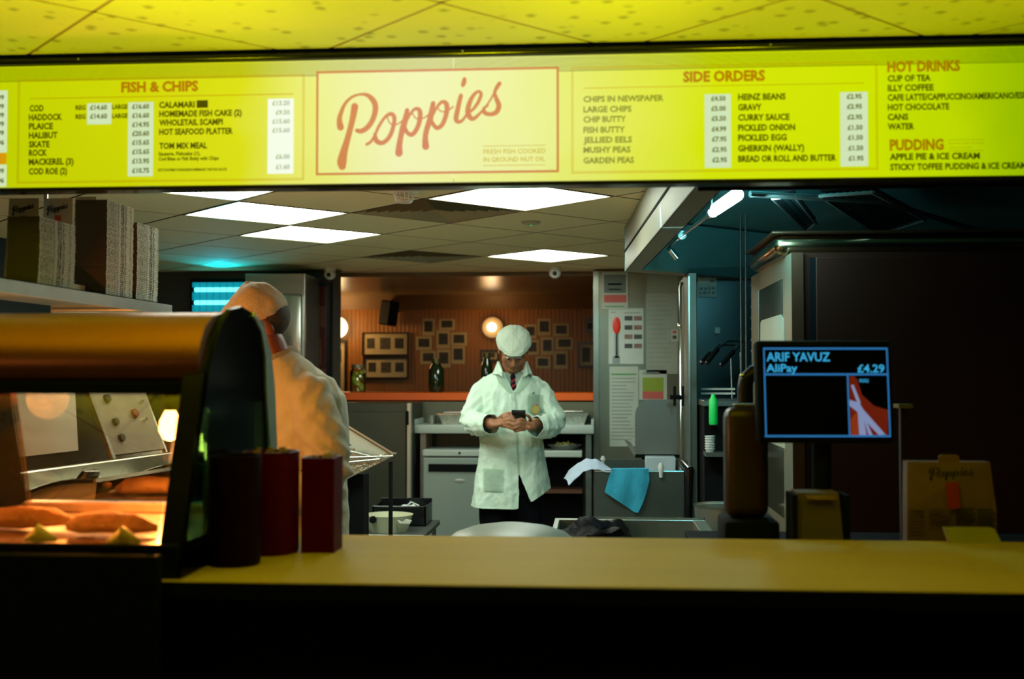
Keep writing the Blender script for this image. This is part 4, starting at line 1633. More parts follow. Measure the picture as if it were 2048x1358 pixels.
lathe(bm, [(0, 0), (.03, 0), (.036, .06), (.033, .06), (.028, .006), (0, .006)], (p.x, YU + .2, WT))
link('body', bm, STEEL, t, True)
p = aY(1180, 845, YU + .2)
# plate of chips on the lower shelf
q0, q1 = aY(1094, 897, YU + .12), aY(1164, 897, YU + .12)
px_, rr = (q0.x + q1.x) / 2, (q1.x - q0.x) / 2
t = thing('oval_dish', 'oval steel dish holding yellow chips on the lower shelf', 'dish', (px_, YU + .17, sz1))
bm = newbm()
lathe(bm, [(0, 0), (rr * .6, 0), (rr, .035), (rr * .97, .04), (rr * .6, .008), (0, .008)], (0, 0, 0), 32)
bmesh.ops.transform(bm, matrix=Matrix.Translation((px_, YU + .17, sz1)) @ Matrix.Diagonal((1, .8, 1, 1)), verts=bm.verts)
link('dish', bm, STEEL, t, True)
rnd = random.Random(8)
for k in range(22):
    a, r = rnd.uniform(0, 2 * PI), rnd.uniform(0, .6) * rr
    m4 = Matrix.Translation((px_ + r * math.cos(a), YU + .17 + r * .8 * math.sin(a), sz1 + .03 + rnd.random() * .025 * (1 - r / rr))) @ Matrix.Rotation(rnd.uniform(0, PI), 4, 'Z') @ Matrix.Rotation(rnd.uniform(-.4, .4), 4, 'Y')
    bm = newbm()
    box(bm, -.024, .024, -.006, .006, -.006, .006, mtx=m4)
    tag(link('potato_chip', bm, mat('pale_yellow_chip', (.55, .50, .14), .5)), 'pale yellow chip heaped in the oval dish', 'chip', 'chips heaped in the oval dish')

# grey tall fridge below the orange counter
f0, f1, fz0, fz1 = rect_at(690, 806, 822, 1080, 8.05)
GREYF = mat('grey_green_steel', (.055, .065, .045), .42, .6, .15, 2, rvar=.08)
t = thing('grey_fridge', 'dark grey green steel fridge left of the white worktop unit', 'fridge', ((f0 + f1) / 2, 8.2, 0))
bx('body', f0, f1, 8.1, YP + .08, .04, fz1, GREYF, t, .004)
q = rect_at(690, 820, 812, 1005, 8.05)
bx('door', f0, q[1], 8.05, 8.095, .12, fz1 - .06, GREYF, t, .005)
q = rect_at(814, 806, 821, 1005, 8.04)
bx('edge_trim', q[0], q[1], 8.04, 8.1, q[2], q[3], mat('pale_edge', (.45, .46, .38), .35, .5), t, .002)
q = rect_at(811, 822, 817, 850, 8.03)
bx('hinge', q[0], q[1], 8.03, 8.045, q[2], q[3], BLACK, t)
for xx in (f0 + .05, f1 - .05):
    bx('foot', xx - .02, xx + .02, 8.12, 8.16, 0, .04, BLACK, t)

# sloping chip scuttle behind the leaning man
t = thing('steel_sorting_station', 'steel station with sloping pale side panel between the leaning man and the grey fridge', 'station', (-1.0, 5.6, 0))
YQ = 5.6
pts = [aY(668, 836, YQ), aY(786, 910, YQ), aY(780, 916, YQ), aY(700, 945, YQ), aY(668, 955, YQ)]
bm = newbm()
prism(bm, [aY(668, 838, YQ), aY(780, 906, YQ), aY(724, 912, YQ), aY(668, 856, YQ)], (0, .02, 0))
link('side_panel', bm, mat('pale_green_panel', (.36, .46, .40), .35, .2), t)
bm = newbm()
tube(bm, [aY(664, 834, YQ), aY(787, 909, YQ)], .008, 8)
link('top_rod', bm, mat('copper_tinted_rod', (.5, .36, .24), .3, .9), t, True)
bm = newbm()
prism(bm, [aY(660, 890, YQ), aY(786, 909, YQ), aY(780, 915, YQ), aY(660, 975, YQ)], (0, .12, 0))
link('wire_chute', bm, mat('scratched_steel', (.4, .42, .34), .3, .8, .5, 40, bump=.9, bscale=70), t)
for pxa, pya, pxb, pyb in ((690, 915, 786, 912), (690, 925, 760, 918), (690, 900, 740, 912)):
    bm = newbm()
    tube(bm, [aY(pxa, pya, YQ - .01), aY(pxb, pyb, YQ - .01)], .004, 6)
    link('wire', bm, STEEL, t, True)
for px in (684, 779):
    q = aY(px, 950, YQ)
    bx('leg', q.x - .008, q.x + .008, YQ + .02, YQ + .05, 0, aY(px, 925, YQ).z, BLACK, t)
bx('lower_panel', aY(660, 950, YQ).x, aY(722, 950, YQ).x, YQ + .06, YQ + .2, .3, aY(720, 952, YQ).z, BLACK, t)

# crate and basin on a low table
YC = 6.4
zc = aY(760, 1062, YC).z
lt = thing('low_trolley', 'low dark trolley carrying the basin and black crate', 'trolley', (-.95, YC + .15, 0))
x0, x1, _, _ = rect_at(700, 1000, 856, 1060, YC)
bx('trolley_top', x0, x1, YC - .15, YC + .5, zc - .03, zc, DSTEEL, lt, .004)
for xx in (x0 + .03, x1 - .03):
    for yy in (YC - .1, YC + .45):
        bx('leg', xx - .012, xx + .012, yy - .012, yy + .012, 0, zc - .03, DSTEEL, lt)
x0, x1, z0, z1 = rect_at(730, 1028, 824, 1058, YC)
t = thing('cream_basin', 'cream plastic basin with round hole in its rim on the low trolley', 'basin', ((x0 + x1) / 2, YC, zc))
bm = newbm()
b = newbm()
hw, cx = (x1 - x0) / 2, (x0 + x1) / 2
for zz, kx in ((zc, .8), (z0 + .03, .9), (z1 - .015, 1.0), (z1, 1.04), (z1, .98), (zc + .02, .78)):
    pass
lathe(bm, [(0, 0), (.78, 0), (.9, .04), (1.0, z1 - zc - .01), (1.04, z1 - zc), (.97, z1 - zc), (.76, .012), (0, .012)], (0, 0, 0), 32)
bmesh.ops.transform(bm, matrix=Matrix.Translation((cx, YC, zc)) @ Matrix.Diagonal((hw, .13, 1, 1)), verts=bm.verts)
b.free()
link('bowl', bm, mat('cream_plastic', (.50, .50, .33), .4), t, True)
q = aY(745, 1040, YC - .14)
bm = newbm()
cyl(bm, (q.x, YC - .118, q.z), (q.x, YC - .135, q.z), .02)
link('rim_hole', bm, BLACK, t, True)
q = aY(807, 1044, YC - .14)
bm = newbm()
prism(bm, [aY(796, 1040, YC - .12), aY(800, 1046, YC - .12), aY(820, 1047, YC - .12), aY(824, 1041, YC - .12), aY(812, 1038, YC - .12), aY(804, 1044, YC - .12)], (0, -.012, 0))
tag(link('white_rag', bm, mat('white_rag', (.6, .62, .5), .7)), 'small white rag draped over the rim of the cream basin', 'rag')
x0, x1, z0, z1 = rect_at(748, 1003, 854, 1036, YC + .25)
t = thing('black_crate', 'black open crate of white scraps behind the cream basin', 'crate', ((x0 + x1) / 2, YC + .3, zc))
w = .01
for a in ((x0, x1, YC + .2, YC + .2 + w), (x0, x1, YC + .45, YC + .45 + w), (x0, x0 + w, YC + .2, YC + .46), (x1 - w, x1, YC + .2, YC + .46)):
    bx('side_wall', *a, zc, z1 if a[2] > YC + .4 else z1 - .02, BLACKG, t, .002)
bx('bottom', x0, x1, YC + .2, YC + .46, zc, zc + .008, BLACKG, t)
bm = newbm()
tube(bm, [aY(800, 1028, YC + .22), aY(822, 1004, YC + .25), aY(838, 1012, YC + .25)], .006, 8)
tag(link('bent_straw', bm, PLASTICW, None, True), 'bent white plastic stick poking out of the black crate', 'stick')
bm = newbm()
ellipsoid(bm, aY(815, 1022, YC + .3), (.06, .05, .04))
for v in bm.verts:
    v.co += Vector((noise.noise(v.co * 30), 0, noise.noise(v.co * 25))) * .02
tag(link('crumpled_paper', bm, mat('crumpled_white', (.5, .55, .5), .7), None, True), 'crumpled white paper lying in the black crate', 'paper')

# ================================================================== NOTICES ON THE STEEL CLAD WALL
YN = YP - 0.004


def notice(name, r, label, parts, col=PAPER, depth=.003):
    x0, x1, z0, z1 = rect_at(*r, YN)
    t = thing(name, label, 'notice', ((x0 + x1) / 2, YP, z0))
    bx('sheet', x0, x1, YN - depth + .003, YP - .0005, z0, z1, col, t)
    y = YN - depth + .0025
    for nm, q, m_ in parts:
        a = rect_at(*q, YN)
        bx(nm, a[0], a[1], y - .001, y, a[2], a[3], m_, t)
    return t


CRMP = mat('faded_coral_print', (.50, .10, .08), .6)
GREYP = mat('blue_grey_print', (.12, .16, .14), .5, 0, .2, 20)
LIMEP = mat('olive_green_print', (.24, .32, .03), .6)
GRNP = mat('green_line_print', (.12, .30, .10), .6)
TXT = mat('faint_text_print', (.24, .27, .22), .7)


def lines(x0, x1, y0, y1, n, seed=0):
    r = random.Random(seed)
    out = []
    for k in range(n):
        y = y0 + (y1 - y0) * k / n
        out.append(('text_row', (x0, y, x0 + (x1 - x0) * r.uniform(.6, 1), y + 1.6), TXT))
    return out


notice('certificate', (1204, 545, 1256, 618), 'framed certificate with grey top and coral band, highest on the steel wall',
       [('grey_block', (1208, 549, 1252, 586), GREYP), ('title_row', (1216, 567, 1244, 570), PAPER), ('title_row', (1218, 578, 1242, 580), PAPER),
        ('coral_band', (1208, 590, 1253, 605), CRMP), ('green_line', (1209, 612, 1248, 614), GRNP)], PAPER, .008)
pd = mat('dark_photo_print', (.06, .06, .05), .5, 0, .7, 40)
pr = mat('reddish_photo_print', (.22, .12, .10), .5, 0, .6, 40)
bits = [('photo', (1249 + 19 * c, 632 + 18.5 * r, 1265 + 19 * c, 641 + 18.5 * r), (pd, pr, pd, pr, pr, pd, pd, pr)[r * 2 + c]) for r in range(4) for c in range(2)]
tn = notice('food_poster', (1217, 617, 1287, 728), 'white poster with eight small photos and a red bulb thermometer picture',
            bits + [('thermometer_stem', (1229, 660, 1238, 716), mat('silver_print', (.28, .30, .26), .35, .6)), ('stem_slot', (1232, 668, 1235, 712), BLACK),
                    ('stem_foot', (1225, 712, 1240, 727), mat('silver_print', (.2, .2, .2)))] + lines(1248, 1284, 625, 630, 1) + lines(1222, 1236, 624, 628, 1, 4), mat('white_poster', (.5, .56, .49), .5))
q = rect_at(1225, 634, 1241, 668, YN)
bm = newbm()
ellipsoid(bm, ((q[0] + q[1]) / 2, YN - .004, (q[2] + q[3]) / 2), ((q[1] - q[0]) / 2, .006, (q[3] - q[2]) / 2))
link('red_bulb', bm, mat('bright_red_print', (.75, .03, .008), .35), tn, True)
notice('long_checklist', (1219, 733, 1277, 893), 'long white checklist with green line at its top, above the steel tank', [('green_line', (1222, 747, 1273, 750), GRNP)] + lines(1223, 1272, 756, 885, 18, 2))
notice('colour_chart', (1278, 740, 1334, 800), 'white chart with olive green and coral blocks above the grey lid',
       [('green_block', (1285, 755, 1327, 783), LIMEP), ('coral_block', (1285, 783, 1327, 798), CRMP)] + lines(1284, 1325, 744, 750, 2, 5))
notice('tall_rota', (1292, 587, 1356, 748), 'tall sheet of faint handwritten rows beside the steel pole', lines(1296, 1350, 592, 742, 16, 3), mat('grey_paper', (.30, .33, .27), .7))
notice('upper_rota', (1294, 549, 1356, 586), 'faint grey sheet just under the extractor hood', lines(1298, 1350, 552, 584, 5, 6), mat('grey_paper_dim', (.24, .26, .20), .7))
notice('small_card', (1343, 659, 1357, 682), 'tiny card with red print beside the steel pole', [('red_print', (1345, 661, 1353, 667), CRMP), ('dark_print', (1345, 671, 1353, 678), pd)], PAPER, .006)
notice('narrow_notice', (1365, 553, 1376, 618), 'narrow strip of a notice with coral band right of the steel pole', [('coral_band', (1366, 588, 1375, 603), CRMP)], PAPER)

# pole and corner column
YO = 6.3
q = aY(1361, 600, YO)
t = thing('steel_pole', 'thin stainless pole rising in front of the notices', 'pole', (q.x, YO, 0))
bm = newbm()
tube(bm, [(q.x, YO, 0), (q.x, YO, aY(1361, 575, YO).z), (q.x + .01, YO + .02, aY(1361, 565, YO).z)], .008, 12)
link('tube', bm, CHROME, t, True)
bm = newbm()
ellipsoid(bm, aY(1359, 652, YO), (.012, .012, .02))
link('collar', bm, mat('warm_chrome', (.8, .75, .6), .1, 1), t, True)
for px in (1349, 1367):
    a = aY(px, 772, YO)
    bm = newbm()
    box(bm, a.x - .007, a.x + .007, YO - .015, YO + .0, aY(px, 812, YO).z, a.z, .003)
    link('clip_jaw', bm, BLACK, t)
a = aY(1340, 795, YO), aY(1376, 790, YO)
bx('clip_bar', a[0].x, a[1].x, YO - .014, YO - .004, a[0].z - .01, a[1].z, BLACK, t)

Yc0, Yc1 = 5.98, 6.6
c0, c1, _, _ = rect_at(1376, 550, 1396, 1040, Yc0)
bm = newbm()
box(bm, c0, c1, Yc0, Yc1, 0, 2.02, .004)
bx_col = struct('wall_column', bm, mat('cool_column_steel', (.13, .15, .12), .45, .6, .2, 3, stretch=(3, 1, .5), rvar=.1))
for k, (pxa) in enumerate((1378,)):
    a = aY(pxa, 600, Yc0)
    bx('edge_bead', a.x - .004, a.x + .004, Yc0 - .008, Yc0, .2, 2.0, STEEL, bx_col)
bm = newbm()
box(bm, c1, 2.4, 6.62, 6.7, 0, ZK)
TEALW = mat('cooking_side_steel', (.03, .055, .055), .30, .7, .25, 2, rvar=.1)
struct('wall_cooking', bm, TEALW)
YK = 6.6
x0, x1, z0, z1 = rect_at(1397, 548, 1433, 594, YK)
t = thing('instruction_sheet', 'small white instruction sheet with fish drawing under the hood', 'notice', ((x0 + x1) / 2, YK, z0))
bx('sheet', x0, x1, YK, YK + .02, z0, z1, PAPER, t)
for r in ((1399, 551, 1410, 557), (1419, 560, 1430, 565), (1399, 575, 1406, 580), (1408, 575, 1415, 580), (1417, 574, 1422, 580), (1424, 574, 1430, 579), (1399, 584, 1403, 588), (1406, 583, 1413, 588), (1415, 583, 1421, 587), (1424, 583, 1430, 588)):
    a = rect_at(*r, YK)
    bx('print_mark', a[0], a[1], YK - .001, YK, a[2], a[3], GREYP, t)
a = rect_at(1418, 551, 1430, 555, YK)
bx('red_title', a[0], a[1], YK - .001, YK, a[2], a[3], CRMP, t)

# ================================================================== EXTRACTOR HOOD
HZ = 2.03
HT = ZK - 0.004
A_, B_, C_ = aZ(1250, 543, HZ), aZ(1385, 380, HZ), aZ(1500, 562, HZ)
dirAB = (Vector((B_.x, B_.y)) - Vector((A_.x, A_.y))).normalized()
Bn = Vector((A_.x, A_.y)) + dirAB * ((A_.y - 3.22) / -dirAB.y)
dirAC = (Vector((C_.x, C_.y)) - Vector((A_.x, A_.y))).normalized()
Cn = Vector((A_.x, A_.y)) + dirAC * ((2.35 - A_.x) / dirAC.x)
t = thing('extractor_hood', 'large stainless steel extractor hood with wide left flank above the cooking area', 'hood', (1.3, 5.0, HZ))
HS = mat('hood_flank_steel', (.30, .29, .21), .5, .5, .15, 2.5, stretch=(1, .5, 8), rvar=.1)
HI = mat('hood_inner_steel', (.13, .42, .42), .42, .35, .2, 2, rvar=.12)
nAB = Vector((-dirAB.y, dirAB.x))
if nAB.x > 0:
    nAB = -nAB
nin = -nAB


def P2(v, z):
    return Vector((v.x, v.y, z))


Av = Vector((A_.x, A_.y))
bm = newbm()
prism(bm, [P2(Av, HZ), P2(Bn, HZ), P2(Bn, HT), P2(Av, HT)], (nin.x * .004, nin.y * .004, 0))
link('left_flank', bm, HS, t)
bm = newbm()
prism(bm, [P2(Av + nAB * .003, HZ + .10), P2(Bn + nAB * .003, HZ + .10), P2(Bn + nAB * .003, HZ + .112), P2(Av + nAB * .003, HZ + .112)], (-nAB.x * .003, -nAB.y * .003, 0))
link('flank_fold', bm, BLACK, t)
nAC = Vector((dirAC.y, -dirAC.x))
if nAC.y > 0:
    nAC = -nAC          # towards the camera
bm = newbm()
prism(bm, [P2(Av, HZ), P2(Cn, HZ), P2(Cn, HT), P2(Av, HT)], (-nAC.x * .004, -nAC.y * .004, 0))
link('far_flank', bm, HI, t)
# rim flange under the flanks
w = .085
Ai = Av + nin * w + Vector((dirAB.x, dirAB.y)) * .10
Bi = Bn + nin * w
Ci = Cn + nAC * .05
bm = newbm()
prism(bm, [P2(Av, HZ), P2(Bn, HZ), P2(Bi, HZ), P2(Ai, HZ)], (0, 0, .004))
link('rim_flange', bm, HS, t)
bm = newbm()
prism(bm, [P2(Av, HZ), P2(Ai, HZ), P2(Ci, HZ), P2(Cn, HZ)], (0, 0, .004))
link('rim_flange', bm, HS, t)
# inner sloping sheets
bm = newbm()
prism(bm, [P2(Ai, HZ), P2(Bi, HZ), P2(Bi + nin * .18, HT - .01), P2(Ai + nin * .18 + dirAB * .1, HT - .01)], (nAB.x * .004, nAB.y * .004, .0))
link('inner_sheet', bm, HI, t)
bm = newbm()
prism(bm, [P2(Ai, HZ), P2(Ci, HZ), P2(Ci + nAC * .35, HT - .01), P2(Ai + nin * .18 + dirAB * .1, HT - .01)], (0, .004, 0))
link('inner_sheet', bm, HI, t)
bm = newbm()
prism(bm, [P2(Av, HT), P2(Bn, HT), Vector((2.35, 3.22, HT)), P2(Cn, HT)], (0, 0, .003))
link('roof', bm, HI, t)
bx('near_flank', Bn.x, 2.35, 3.2, 3.22, HZ - .02, HT, BLACK, t)
a, b = aZ(1520, 387, 2.12), aZ(2040, 490, 2.12)
bm = newbm()
tube(bm, [aZ(1500, 388, 2.15), aZ(1760, 402, 2.15), aZ(2060, 492, 2.15)], .012, 8)
link('gutter', bm, DSTEEL, t, True)
# filter cassettes
FZ = 2.15
for k, (q, n) in enumerate((([(1545, 397), (1612, 462), (1632, 447), (1588, 392)], 3), ([(1640, 392), (1758, 470), (1850, 440), (1745, 385)], 8))):
    c = [aZ(px, py, FZ) for px, py in q]
    for i in range(4):
        bm = newbm()
        tube(bm, [c[i], c[(i + 1) % 4]], .007, 6)
        link('filter_frame', bm, STEEL, t, True)
    bm = newbm()
    prism(bm, [v + Vector((0, 0, .02)) for v in c], (0, 0, .004))
    link('filter_back', bm, BLACK, t)
    for i in range(n):
        f0, f1 = (i + .15) / n, (i + .75) / n
        bm = newbm()
        prism(bm, [c[0].lerp(c[3], f0), c[1].lerp(c[2], f0), c[1].lerp(c[2], f1) + Vector((0, 0, .008)), c[0].lerp(c[3], f1) + Vector((0, 0, .008))], (0, 0, .003))
        link('filter_slat', bm, mat('filter_steel', (.12, .22, .22), .35, .8), t)

# pipe with lamp inside the hood
LZ = 2.12
pts = [aZ(1480, 384, LZ), aZ(1424, 426, LZ), aZ(1363, 471, LZ), aZ(1341, 490, LZ)]
t = thing('hood_lamp', 'glowing tube lamp on a chromed pipe inside the extractor hood', 'lamp', tuple(pts[2]))
bm = newbm()
tube(bm, [pts[1], pts[2], pts[3], pts[3] + Vector((.0, .09, -.012)), aZ(1337, 497, LZ - .02), aZ(1343, 504, LZ - .045)], .009, 12)
link('pipe', bm, CHROME, t, True)
e0, e1 = aZ(1341, 500, LZ - .035), aY(1355, 517, aZ(1341, 500, LZ - .035).y)
bm = newbm()
tube(bm, [e0, e1], .015, 12)
link('pipe_end', bm, CHROME, t, True)
for f in (pts[1], pts[2]):
    d = (pts[2] - pts[1]).normalized()
    bm = newbm()
    cyl(bm, f - d * .02, f + d * .02, .02)
    link('union_nut', bm, CHROME, t, True)
    bm = newbm()
    cyl(bm, f, (f.x, f.y, HT), .004, n=8)
    link('hanger', bm, STEEL, t, True)
la, lb = aZ(1476, 388, LZ), aZ(1431, 419, LZ)
bm = newbm()
tube(bm, [la, la.lerp(lb, .04), la.lerp(lb, .96), lb], [.012, .024, .024, .012], 16)
link('lamp_glass', bm, emis('hood_lamp_glow', (.78, .92, 1.0), 5), t, True)
lamp('hood_lamp_light', 'AREA', tuple(la.lerp(lb, .5) - Vector((0, 0, .05))), 5, (.35, .9, 1.0), .5, tuple(la.lerp(lb, .5) + Vector((0.1, 1.0, -.5))), size_y=.1)
lamp('hood_lamp_glow', 'POINT', tuple(la.lerp(lb, .5) + Vector((.07, .1, -.03))), 10, (.30, .85, 1.0), .05)
p2 = [aZ(1372, 408, LZ + .03), aZ(1390, 391, LZ + .03), aZ(1402, 386, LZ + .03)]
t = thing('hood_pipe', 'short second chromed pipe at the top left inside the hood', 'pipe', tuple(p2[0]))
bm = newbm()
tube(bm, p2, .007, 10)
link('pipe', bm, CHROME, t, True)
bm = newbm()
cyl(bm, p2[1], p2[2], .016)
link('union_nut', bm, CHROME, t, True)

# ================================================================== RIGHT HAND TALL OVEN CABINET
XCAB = .741
y0, y1 = 4.337, 5.46
ztop = 1.95
t = thing('tall_oven_cabinet', 'tall steel oven cabinet with dark window on its flank and brown front', 'oven', (1.4, 4.9, 0))
BRN = mat('bronze_dark_front', (.035, .010, .004), .6, 0, .2, 2, spec=.2)
bx('body', XCAB + .005, 1.95, y0 + .01, y1, .05, ztop, BRN, t)
FL = mat('warm_flank_steel', (.32, .29, .20), .38, .7, .1, 6, rvar=.08)
wy0, wy1 = aX(1566, 600, XCAB).y, aX(1517, 600, XCAB).y
wz1, wz0 = aX(1566, 557, XCAB).z, .9
for nm, a in (('flank_plate', (y0, wy0, .06, ztop)), ('flank_plate', (wy1, y1, .06, ztop)), ('flank_plate', (wy0, wy1, wz1, ztop)), ('flank_plate', (wy0, wy1, .06, .92))):
    bx(nm, XCAB, XCAB + .005, a[0], a[1], a[2], a[3], FL, t)
bx('flank_window', XCAB + .001, XCAB + .0045, wy0, wy1, .92, wz1, mat('olive_dark_window', (.05, .05, .03), .12, .2, .3, 2), t)
gz = aX(1540, 636, XCAB).z
bm = newbm()
g0, g1 = aX(1568, 640, XCAB - .004).y, aX(1518, 640, XCAB - .004).y
prism(bm, [(XCAB - .004, g0, 1.2), (XCAB - .004, g1, 1.2), (XCAB - .004, g1 - .04, gz - .01), (XCAB - .004, g1 - .08, gz), (XCAB - .004, g0 + .09, gz), (XCAB - .004, g0 + .03, gz - .02)], (.004, 0, 0))
link('sheet_reflection', bm, mat('painted_sheet_reflection', (.42, .44, .33), .45, .2), t)  # pale shape standing in for a sheet's reflection in the dark window
bx('front_edge', XCAB, aY(1607, 600, y0).x, y0 - .003, y0 + .01, .06, ztop, mat('bronze_edge', (.09, .038, .018), .4, .4), t)
gx0, gx1 = aY(1620, 600, y0).x, aY(1632, 600, y0).x
bx('door', gx1, 1.95, y0 - .012, y0 + .01, .1, ztop - .02, BRN, t, .002)
bx('door_gap', gx0, gx1, y0 + .0, y0 + .01, .1, ztop - .02, BLACK, t)
for k in range(7):
    z = aX(1504, 570 + 22 * k, XCAB).z
    bm = newbm()
    cyl(bm, (XCAB - .002, y1 - .03, z), (XCAB - .008, y1 - .03, z), .006, n=8)
    link('rivet', bm, CHROME, t)
for xx in (XCAB + .06, 1.88):
    for yy in (y0 + .06, y1 - .06):
        bx('foot', xx - .02, xx + .02, yy - .02, yy + .02, 0, .05, BLACK, t)
# rounded steel tray lid lying on top
q = aY(1527, 495, 4.9)
t2 = thing('steel_cover', 'rounded steel cover glinting orange on top of the tall oven cabinet', 'cover', (1.35, 4.9, ztop))
lx = aY(1527, 495, 4.75).x
bm = newbm()
box(bm, lx, 1.9, 4.45, 5.2, ztop, ztop + .085, .035, 4)
link('lid_body', bm, mat('copper_glint_steel', (.42, .30, .16), .18, 1.0, .1, 4), t2, True)
bm = newbm()
box(bm, lx - .015, 1.91, 4.43, 5.22, ztop + .082, ztop + .094, .004)
link('lid_rim', bm, mat('dark_rim', (.10, .05, .025), .3, .8), t2)

# ================================================================== TANK, TAPS, CLOTHS, LID, SINK
YT = 6.0
x0, x1, z0, z1 = rect_at(1190, 942, 1368, 1034, YT)
t = thing('steel_tank', 'square stainless steel tank standing left of the column, two cloths over its rim', 'tank', ((x0 + x1) / 2, YT + .2, 0))
TK = mat('tank_steel', (.12, .15, .13), .35, .7, .3, 3, rvar=.1)
D = .42
for a in ((x0, x1, YT, YT + .008), (x0, x1, YT + D - .008, YT + D), (x0, x0 + .008, YT + .008, YT + D - .008), (x1 - .008, x1, YT + .008, YT + D - .008)):
    bx('tank_wall', *a, z0, z1 if a[3] < YT + .1 or a[3] - a[2] > .1 else z1 + .03, TK, t)
bx('tank_floor', x0, x1, YT, YT + D, z0 - .01, z0, TK, t)
bm = newbm()
tube(bm, [(x0, YT, z1), (x1, YT, z1)], .005, 8)
tube(bm, [(x0, YT, z1), (x0, YT + D, z1 + .02)], .005, 8)
link('rolled_rim', bm, CHROME, t, True)
for xx in (x0 + .03, x1 - .03):
    for yy in (YT + .03, YT + D - .03):
        bx('leg', xx - .015, xx + .015, yy - .015, yy + .015, 0, z0 - .01, DSTEEL, t)
for px, py0, py1, yo in ((1206, 912, 934, D), (1322, 926, 955, -.012)):
    q = aY(px, (py0 + py1) / 2, YT + yo)
    zt_ = aY(px, py0, YT + yo).z
    zb_ = aY(px, py1, YT + yo).z
    bm = newbm()
    tube(bm, [(q.x, YT + yo, zb_), (q.x, YT + yo, zb_ + .03), (q.x, YT + yo, zt_ - .02), (q.x, YT + yo, zt_)], [.009, .012, .017, .008], 12)
    tag(link('white_peg', bm, PLASTICW, None, True), 'white plastic peg on the %s rim of the steel tank' % ('back left' if px < 1300 else 'front right'), 'peg')
bm = newbm()
tube(bm, [aY(1366, 925, YT + .1), aY(1380, 940, YT - .03), aY(1378, 960, YT - .03), aY(1376, 1045, YT - .03)], .022, 10)
tag(link('black_hose', bm, BLACKG, None, True), 'thick black hose down the right side of the steel tank', 'hose')


def cloth(name, pts, nx, nz, Y, m, label, sag=.02, seed=0, over=None):
    """draped cloth: pts = outline rows [(left px,py),(right px,py)] from the rim down"""
    bm = newbm()
    grid = []
    rows = len(pts) - 1
    N = nz * rows
    for i in range(N + 1):
        f = i / nz
        k = min(int(f), rows - 1)
        g = f - k
        l = Vector(aY(*pts[k][0], Y)).lerp(aY(*pts[k + 1][0], Y), g)
        r = Vector(aY(*pts[k][1], Y)).lerp(aY(*pts[k + 1][1], Y), g)
        row = []
        for j in range(nx + 1):
            p = l.lerp(r, j / nx)
            n = noise.noise(Vector((p.x * 14 + seed, p.z * 5, seed)))
            n2 = noise.noise(Vector((p.x * 45, p.z * 20, seed + 4)))
            p.y += -.012 + n * sag + n2 * .004
            row.append(bm.verts.new(p))
        grid.append(row)
    if over:
        row0 = [bm.verts.new(v.co + Vector((0, .012, .004))) for v in grid[0]]
        row1 = [bm.verts.new(v.co + Vector((0, over, -.05))) for v in grid[0]]
        grid = [row1, row0] + grid
    for a, b in zip(grid, grid[1:]):
        for j in range(nx):
            bm.faces.new((a[j], a[j + 1], b[j + 1], b[j]))
    bmesh.ops.recalc_face_normals(bm, faces=bm.faces)
    bmesh.ops.solidify(bm, geom=bm.faces[:], thickness=.003)
    o = link(name, bm, m, None, True)
    tag(o, label, 'cloth')
    return o


BLUEC = mat('turquoise_microfibre', (.035, .36, .52), .9, 0, .15, 60, bump=.6, bscale=260)
cloth('blue_cloth', [((1224, 938), (1297, 937)), ((1217, 955), (1299, 960)), ((1209, 984), (1291, 990)), ((1240, 1004), (1284, 1008)), ((1268, 1024), (1276, 1025))], 18, 6, YT - .008, BLUEC,
      'bright blue cloth hanging over the front rim of the steel tank', .02, 3, .02)
WC = mat('pale_blue_cotton', (.42, .50, .62), .8, 0, .08, 30, bump=.3, bscale=160)
bm = newbm()
gr = []
top = [(1127, 958), (1138, 940), (1156, 925), (1172, 918), (1190, 917), (1207, 926), (1224, 940)]
bot = [(1137, 970), (1152, 956), (1166, 944), (1184, 937), (1200, 939), (1212, 944), (1222, 944)]
for i in range(25):
    f = i / 24 * 6
    k = min(int(f), 5)
    g = f - k
    a = aY(*top[k], YT + .1).lerp(aY(*top[k + 1], YT + .1), g)
    b = aY(*bot[k], YT - .01).lerp(aY(*bot[k + 1], YT - .01), g)
    row = []
    for j in range(9):
        p = a.lerp(b, j / 8)
        p.z += .012 * math.sin(j / 8 * PI) + .006 * noise.noise(p * 30)
        row.append(bm.verts.new(p))
    gr.append(row)
for a, b in zip(gr, gr[1:]):
    for j in range(8):
        bm.faces.new((a[j], a[j + 1], b[j + 1], b[j]))
bmesh.ops.recalc_face_normals(bm, faces=bm.faces)
bmesh.ops.solidify(bm, geom=bm.faces[:], thickness=.004)
tag(link('white_cloth', bm, WC, None, True), 'pale bluish white cloth trailing off the left corner of the steel tank', 'cloth')

# lifted lid behind the tank
YG = YT + .43
x0, x1, z0, z1 = rect_at(1270, 799, 1384, 909, YG)
t = thing('lifted_lid', 'grey steel lid with rounded corner raised behind the steel tank', 'lid', ((x0 + x1) / 2, YG, z0))
r = .09
bm = newbm()
poly = [(x0, z0 + .01), (x0 + .02, z0)] + [(x1, z0), (x1, z1)] + [(x0 + r - r * math.sin(a * PI / 12), z1 - r + r * math.cos(a * PI / 12)) for a in range(7)]
prism(bm, [(x, YG, z) for x, z in poly], (0, .01, 0))
link('lid_plate', bm, mat('satin_lid_steel', (.22, .235, .20), .42, .6, .1, 3), t)
bm = newbm()
prism(bm, [aY(1248, 878, YG), aY(1262, 885, YG), aY(1276, 910, YG), aY(1268, 912, YG)], (0, .02, 0))
link('lid_stay', bm, STEEL, t)
q = aY(1300, 912, YG)
bx('lid_hinge', x0, x1, YG, YG + .03, z0 - .02, z0, BLACK, t)
